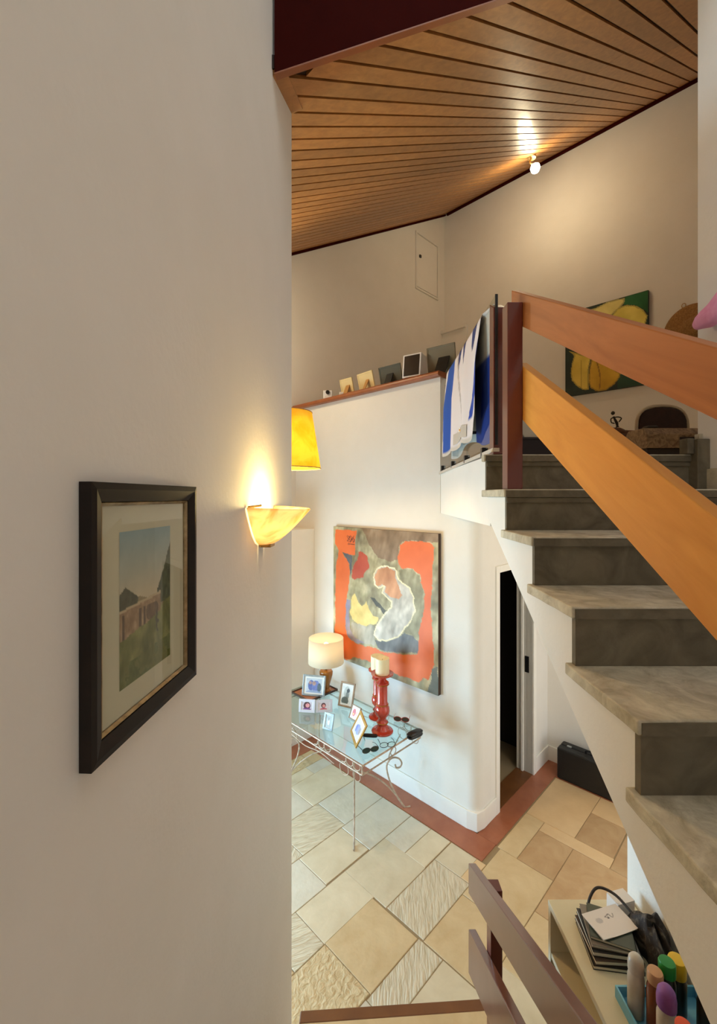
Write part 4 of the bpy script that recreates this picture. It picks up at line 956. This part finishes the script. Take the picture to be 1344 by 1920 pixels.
def case(label, c, ang, l_, w_, h_, m, cat='glasses case', nm='glasses_case'):
    a = Vector((math.cos(ang),math.sin(ang),0)); b = Vector((-a.y,a.x,0)); t = thing(nm, (c[0],c[1],G), label, cat)
    def sh(zl, zh, mm, nn_, grow=0):
        L = []
        for k in range(24):
            th = 2*PI*k/24; ca, sa = math.cos(th), math.sin(th)
            L.append((math.copysign(abs(ca)**.6,ca)*(l_/2+grow), math.copysign(abs(sa)**.7,sa)*(w_/2+grow)))
        vs = []; prof = ((zl,.92),(zl+(zh-zl)*.3,1.0),(zh-(zh-zl)*.3,.98),(zh,.80))
        for z_, f_ in prof: vs += [tuple(Vector((c[0],c[1],G+z_))+a*x*f_+b*y*f_) for x,y in L]
        n = 24; fs = [tuple(range(n-1,-1,-1)), tuple(3*n+k for k in range(n))]+[(i*n+k,i*n+(k+1)%n,(i+1)*n+(k+1)%n,(i+1)*n+k) for i in range(3) for k in range(n)]
        return build(nn_, MB().add(vs, fs), mm, t, smooth=True)
    sh(0, h_*.5, m, 'shell'); sh(h_*.5, h_, m, 'lid'); return t
case('black glossy glasses case at the right corner of the glass table', (.475,3.66), .62, .16, .065, .045, 'black_plastic')
case('slim black case between the gold frame and the candlestick', (.095,3.66), -.12, .13, .035, .018, 'black_matte')

# ================================================================== BLACK CASE BY THE DOOR
bc = thing('black_case', H(-1.30, 4.44, 0), 'black leather travel case standing on the floor under the stairs', 'suitcase')
bcb = build('body', MB().hbox(-1.635,-0.98,4.375,4.465,.004,.30), 'black_leather', bc, bevel=.014)
build('lid', MB().hbox(-1.635,-0.98,4.469,4.55,.004,.30), 'black_leather', bc, bevel=.014)
hp = [H(-1.40,4.467,.295),H(-1.39,4.467,.325),H(-1.30,4.467,.334),H(-1.21,4.467,.325),H(-1.20,4.467,.295)]
build('handle', MB().tube(cr(hp), .009, 8), 'black_plastic', bcb, smooth=True)
for p_ in (-1.55, -1.08): build('latch', MB().hbox(p_-.02,p_+.02,4.455,4.48,.296,.306), 'silver', bcb, bevel=.002)

# ================================================================== WHITE SHELF UNDER THE STAIRS AND WHAT LIES ON IT
CX0, CX1, CY0, CY1, CT = .692, .994, .55, 1.589, 1.278
cb = thing('white_shelf', (.84, 1.07, 0), 'low cream white shelf unit under the stairs, open on its left side', 'shelf')
build('top', MB().box(CX0,CX1,CY0,CY1,CT-.022,CT), 'cabinet_white', cb, bevel=.002)
for y in (CY0, CY1-.018): build('side_panel', MB().box(CX0+.002,CX1,y,y+.018,0,CT-.0225), 'cabinet_white', cb)
build('back_panel', MB().box(CX1-.012,CX1,CY0+.019,CY1-.019,0,CT-.0225), 'cabinet_white', cb)
for z in (CT-.175, CT-.50, CT-.85, .06): build('shelf_board', MB().box(CX0+.004,CX1-.0125,CY0+.0185,CY1-.0185,z-.018,z), 'cabinet_white', cb)
def book(label, cx, cy, z, w_, d_, h_, ang, mc, name='magazine', cat='magazine', grp='magazines on the white shelf'):
    a = Vector((math.cos(ang),math.sin(ang),0)); b = Vector((-a.y,a.x,0)); t = thing(name, (cx,cy,z), label, cat, grp); e = .0012
    build('pages', MB().obox((cx,cy,z+h_/2), a, b, (0,0,1), w_-.004, d_-.004, h_-2*e), 'page_paper', t)
    build('cover', MB().obox((cx,cy,z+e/2), a, b, (0,0,1), w_, d_, e).obox((cx,cy,z+h_-e/2), a, b, (0,0,1), w_, d_, e).obox(tuple(Vector((cx,cy,z+h_/2))+a*(w_/2-.001)), a, b, (0,0,1), .002, d_, h_), mc, t)
    return t
z = CT; mags = [(.815,1.418,.150,.152,.012,-.13,'cover_black','bottom black magazine of the stack on the white shelf'),
 (.817,1.424,.148,.150,.013,-.06,'cover_brown','brown magazine second from the bottom of the stack on the white shelf'),
 (.820,1.430,.146,.148,.014,-.14,'cover_black','thick black magazine in the middle of the stack on the white shelf'),
 (.824,1.434,.140,.142,.010,-.22,'cover_grey','grey magazine in the upper half of the stack on the white shelf'),
 (.828,1.430,.128,.124,.010,-.38,'cover_green','dark green magazine just under the white leaflet on the shelf')]
for cx,cy,w_,d_,h_,an,mc,lb in mags: book(lb, cx, cy, z, w_, d_, h_, an, mc); z += h_+.0005
lft = thing('white_leaflet', (.835,1.437,z), 'white leaflet with a small handwritten mark on top of the magazines', 'leaflet')
an = .27; a = Vector((math.cos(an),math.sin(an),0)); b = Vector((-a.y,a.x,0)); c0 = Vector((.832,1.440,z))
def leaf(u, v): return tuple(c0+a*(u-.5)*.142-b*(v-.5)*.092+Vector((0,0,.003+.004*(u-.5)**2*4*v)))
def leafp(U, V):
    img = np.empty(U.shape+(3,)); img[:] = (238,230,226)
    put(img, np.hypot((U-.28)/.085,(V-.38)/.10) < 1, (206,200,200))
    for k in range(3): put(img, (np.abs(V-.33-.07*np.sin((U-.5)*38+k)) < .018) & (U > .48+.06*k) & (U < .56+.08*k), (96,88,92))
    put(img, (np.abs(V-.30+.6*(U-.52)) < .014) & (U > .46) & (U < .60), (96,88,92)); return img
canvas('sheet', leaf, 60, 44, leafp, 'print_paper', lft)
build('leaflet_pages', MB().obox(c0+Vector((0,0,.0012)), a, b, (0,0,1), .138, .088, .0024), 'white_paper', lft)
bk = build('small_leaflet', MB().obox((.925,1.535,CT+.030), (.97,.25,0), (-.25,.97,0), (0,0,1), .07, .05, .0595), 'white_paper'); tag(bk, 'small white box tucked behind the magazines on the shelf', 'box')
# dark mesh bag
bg = thing('mesh_bag', (.93, 1.35, CT), 'dark patterned drawstring bag slumped beside the magazines', 'bag')
def bagf(u, v):
    th = 2*PI*u; ph = PI/2*v; rr = 1+.16*math.sin(3*th+1)+.10*math.sin(7*th+5*v)
    x = .945+(.044*math.cos(th))*rr*math.cos(ph)**.6 ; y = 1.395+.098*math.sin(th)*rr*math.cos(ph)**.6
    zz = CT+.001+.098*math.sin(ph)*(1+.25*math.sin(5*th)*.5+.2*math.cos(2*th))
    return (min(x,.99), y, zz)
build('pouch', MB().grid(bagf, 48, 14), 'mesh_bag', bg, smooth=True)
build('strap', MB().tube(cr([(.800,1.515,CT+.012),(.815,1.535,CT+.05),(.85,1.545,CT+.082),(.893,1.515,CT+.085),(.918,1.455,CT+.075),(.935,1.40,CT+.07)]), .0045, 8), 'strap', bg, smooth=True)
# blue tray with bottles
bt = thing('blue_tray', (.87, 1.09, CT), 'shallow light blue plastic tray holding bottles on the white shelf', 'tray')
build('base', MB().box(.760,.985,.86,1.275,CT,CT+.004), 'blue_plastic', bt)
for x0,x1,y0,y1 in ((.755,.760,.855,1.280),(.985,.990,.855,1.280),(.760,.985,.855,.860),(.760,.985,1.275,1.280)): build('wall', MB().box(x0,x1,y0,y1,CT,CT+.034), 'blue_plastic', bt)
TB = CT+.0045
def bottle(label, x, y, r, h_, hc, rc, mb_, mc, nm='bottle', dome=False):
    t = thing(nm, (x,y,TB), label, 'bottle', 'bottles in the blue tray'); hb = h_-hc
    build('body', MB().lathe([(r*.9,0),(r,.006),(r,hb*.86),(r*.85,hb*.95),(rc*.8,hb)], (x,y,TB), 24), mb_, t, smooth=True)
    pr = [(rc*.98,hb+.0005),(rc,hb+.003),(rc,h_-.006),(rc*.9,h_-.001),(rc*.6,h_)] if not dome else [(rc,hb+.0005),(rc*1.02,hb+hc*.4),(rc*.9,h_-hc*.25),(rc*.6,h_-hc*.06),(rc*.15,h_)]
    build('cap', MB().lathe(pr, (x,y,TB), 24), mc, t, smooth=True)
bottle('tall white bottle with a rounded white cap in the blue tray', .788, 1.235, .0215, .166, .045, .0205, 'bottle_white', 'bottle_white', dome=True)
bottle('brown bottle with a tan cap in the blue tray', .812, 1.190, .021, .170, .030, .0195, 'bottle_brown', 'tan_cap')
bottle('pale bottle with a purple cap in the blue tray', .797, 1.125, .0225, .200, .052, .0225, 'bottle_white', 'purple_cap', dome=True)
bottle('dark bottle with a bright green cap in the blue tray', .855, 1.205, .0215, .180, .036, .021, 'bottle_dark', 'green_cap')
bottle('dark can with a yellow cap in the blue tray', .905, 1.235, .0235, .155, .046, .0225, 'bottle_dark', 'yellow_cap')
bottle('dark bottle with an orange cap at the front of the blue tray', .782, 1.045, .020, .200, .030, .0185, 'bottle_dark', 'orange_cap')
bottle('black spray can near the wall in the blue tray', .930, 1.155, .026, .165, .030, .024, 'bottle_dark', 'bottle_dark')

# ================================================================== UPPER ROOM
ch = thing('dark_armchair', (2.95, 4.35, UP), 'dark velvet armchair with a rounded back and pale frame, upstairs', 'chair')
def oval(cx, cz, rx, rz, y, n=28, k=.75):
    L = []
    for i in range(n):
        th = 2*PI*i/n; L.append((cx+rx*math.copysign(abs(math.cos(th))**k,math.cos(th)), y, cz+rz*math.copysign(abs(math.sin(th))**k,math.sin(th))))
    return L
A = oval(3.10,UP+.50,.245,.205,4.42); B = [(x,y+.08,z) for x,y,z in A]; n = len(A)
build('backrest', MB().add(A+B, [tuple(range(n-1,-1,-1)), tuple(range(n,2*n))]+[(i,(i+1)%n,n+(i+1)%n,n+i) for i in range(n)]), 'chair_velvet', ch, bevel=.01)
build('back_frame', MB().tube([(x-.0,y+.02,z) for x,y,z in oval(3.10,UP+.50,.262,.222,4.42)], .016, 8, closed=True), 'pale_frame', ch, smooth=True)
build('seat', MB().box(2.83,3.37,4.02,4.44,UP+.27,UP+.36), 'chair_velvet', ch, bevel=.02)
for x in (2.85,3.33):
    for y in (4.04,4.44): build('leg', MB().box(x,x+.035,y,y+.035,UP,UP+.27), 'pale_frame', ch)
tk = thing('patterned_chest', (2.40, 3.42, UP), 'worn patterned leather chest with a dark label, standing upstairs', 'chest')
build('body', MB().box(2.19,2.62,3.30,3.55,UP,UP+.16), 'chest_dark', tk, bevel=.006)
tkl = build('lid', MB().xprism([(3.29,UP+.162),(3.56,UP+.162),(3.56,UP+.27),(3.52,UP+.32),(3.33,UP+.32),(3.29,UP+.27)], 2.18, 2.63), 'chest_leather', tk, bevel=.006)
build('label_plate', MB().box(2.43,2.58,3.284,3.292,UP+.20,UP+.245), 'chest_dark', tkl)
build('clasp', MB().box(2.24,2.32,3.36,3.44,UP+.32,UP+.345), 'bronze', tkl, bevel=.01)
ws = thing('wooden_stool', (2.55, 4.40, UP), 'brown wooden stool with a curved seat behind the chest', 'stool')
build('seat', MB().xprism([(4.30,UP+.38),(4.52,UP+.38),(4.52,UP+.42),(4.30,UP+.42)], 2.50, 2.80), 'walnut', ws, bevel=.012)
build('curved_arm', MB().tube(cr([(2.55,4.40,UP+.46),(2.63,4.40,UP+.455),(2.70,4.40,UP+.425),(2.79,4.40,UP+.42)]), [.035]*8+[.04]*8+[.045]*9, 10), 'walnut', ws, smooth=True)
for x in (2.52,2.76):
    for y in (4.32,4.47): build('leg', MB().box(x,x+.03,y,y+.03,UP,UP+.38), 'walnut', ws)
fi = thing('figurine', (2.62, 4.40, UP+.495), 'small dark figurine with raised arms, upstairs', 'figurine')
f0 = Vector((2.60,4.40,UP+.495))
build('body', MB().tube(cr([f0+Vector((.02,0,0)),f0+Vector((.015,0,.04)),f0+Vector((-.005,0,.08)),f0+Vector((-.02,0,.11))],4), [.02,.012,.011,.012,.014,.014,.013,.012,.011,.010,.009,.009,.009], 8), 'bronze', fi, smooth=True)
build('head', MB().lathe([(.003,-.02),(.015,-.012),(.019,0),(.014,.013),(.003,.02)], tuple(f0+Vector((-.025,0,.145))), 12), 'bronze', fi, smooth=True)
build('arm', MB().tube(cr([f0+Vector((-.02,0,.10)),f0+Vector((.03,0,.105)),f0+Vector((.06,0,.09)),f0+Vector((.035,0,.055))]), .006, 6), 'bronze', fi, smooth=True)
build('arm', MB().tube(cr([f0+Vector((-.02,0,.10)),f0+Vector((-.045,0,.085)),f0+Vector((-.04,0,.05)),f0+Vector((-.01,0,.04))]), .006, 6), 'bronze', fi, smooth=True)
# basket near the landing post
bk = thing('dark_basket', (1.02, 2.62, UP), 'dark low basket with pale papers on the upper floor by the post', 'basket')
build('body', MB().hexa([(.93,2.52,UP),(1.22,2.52,UP),(1.22,2.72,UP),(.93,2.72,UP)],[(.915,2.505,UP+.13),(1.235,2.505,UP+.13),(1.235,2.735,UP+.13),(.915,2.735,UP+.13)]), 'chest_dark', bk, bevel=.004)
build('rim', MB().tube([(.915,2.505,UP+.13),(1.235,2.505,UP+.13),(1.235,2.735,UP+.13),(.915,2.735,UP+.13)], .008, 6, closed=True), 'chest_dark', bk)
build('papers', MB().obox((1.0,2.62,UP+.19), (.9,.1,.42), (-.1,1,0), (-.42,0,.9), .10, .12, .14), 'parcel', bk, bevel=.004)
# straw hat on the upper back wall
hc_ = Vector(H(-.83, 6.364, EYE+1.95)); hn = Vector(H(0,-1)); hx = Vector(H(1,0))
ht = thing('straw_hat', hc_+hn*.01-Vector((0,0,.29)), 'brown woven straw hat hanging on the upper wall', 'hat')
def hat(u, v):
    th = 2*PI*u; prof = [(0,.13),(.08,.128),(.105,.10),(.115,.04),(.13,.028),(.20,.022),(.285,.012)]
    x = v*6; i = min(int(x), 5); f_ = x-i; r = prof[i][0]*(1-f_)+prof[i+1][0]*f_; d = prof[i][1]*(1-f_)+prof[i+1][1]*f_
    return tuple(hc_+hx*r*math.cos(th)+Vector((0,0,r*math.sin(th)*(1.0+.06*math.sin(th))))+hn*d)
build('crown_and_brim', MB().grid(hat, 41, 19), 'woven_straw', ht, smooth=True, solid=.006)
build('hanging_loop', MB().tube([tuple(hc_+hx*(-.085+.02*math.cos(2*PI*k/14))+Vector((0,0,.305+.028*math.sin(2*PI*k/14)))+hn*.014) for k in range(14)], .004, 6, closed=True), 'strut_tan', ht)
# pink sleeve hanging at the right wall
pk = thing('pink_garment', (1.60, 1.65, EYE+.62), 'pink cloth garment sleeve hanging in front of the white right wall', 'clothing')
a0 = Vector((1.605,2.065,EYE+.812)); a1 = Vector((1.605,1.60,EYE+.90)); ax = (a1-a0); L_ = ax.length; ax.normalize(); sd = Vector((1,0,0)); up = sd.cross(ax).normalized()
if up.z < 0: up = -up
def slv(u, v):
    th = 2*PI*u; r = .020+.115*v**.8+(.005*math.sin(5*th+9*v)+.005*math.sin(30*v+2*th))*min(1,v*5)
    return tuple(a0+ax*L_*v+sd*min(.036,r)*math.cos(th)*.9+up*r*math.sin(th))
build('sleeve', MB().grid(slv, 33, 30), 'pink_cloth', pk, smooth=True, solid=.004)
build('body_cloth', MB().grid(lambda u,v: (1.615+.018*math.sin(9*u+3*v), 1.66-.45*u, EYE+.99-.75*v*(.3+.7*u)), 24, 24), 'pink_cloth', pk, smooth=True, solid=.004)
build('peg', MB().tube([(1.659,1.45,EYE+.97),(1.59,1.45,EYE+.99)], .01, 8), 'brass', pk)
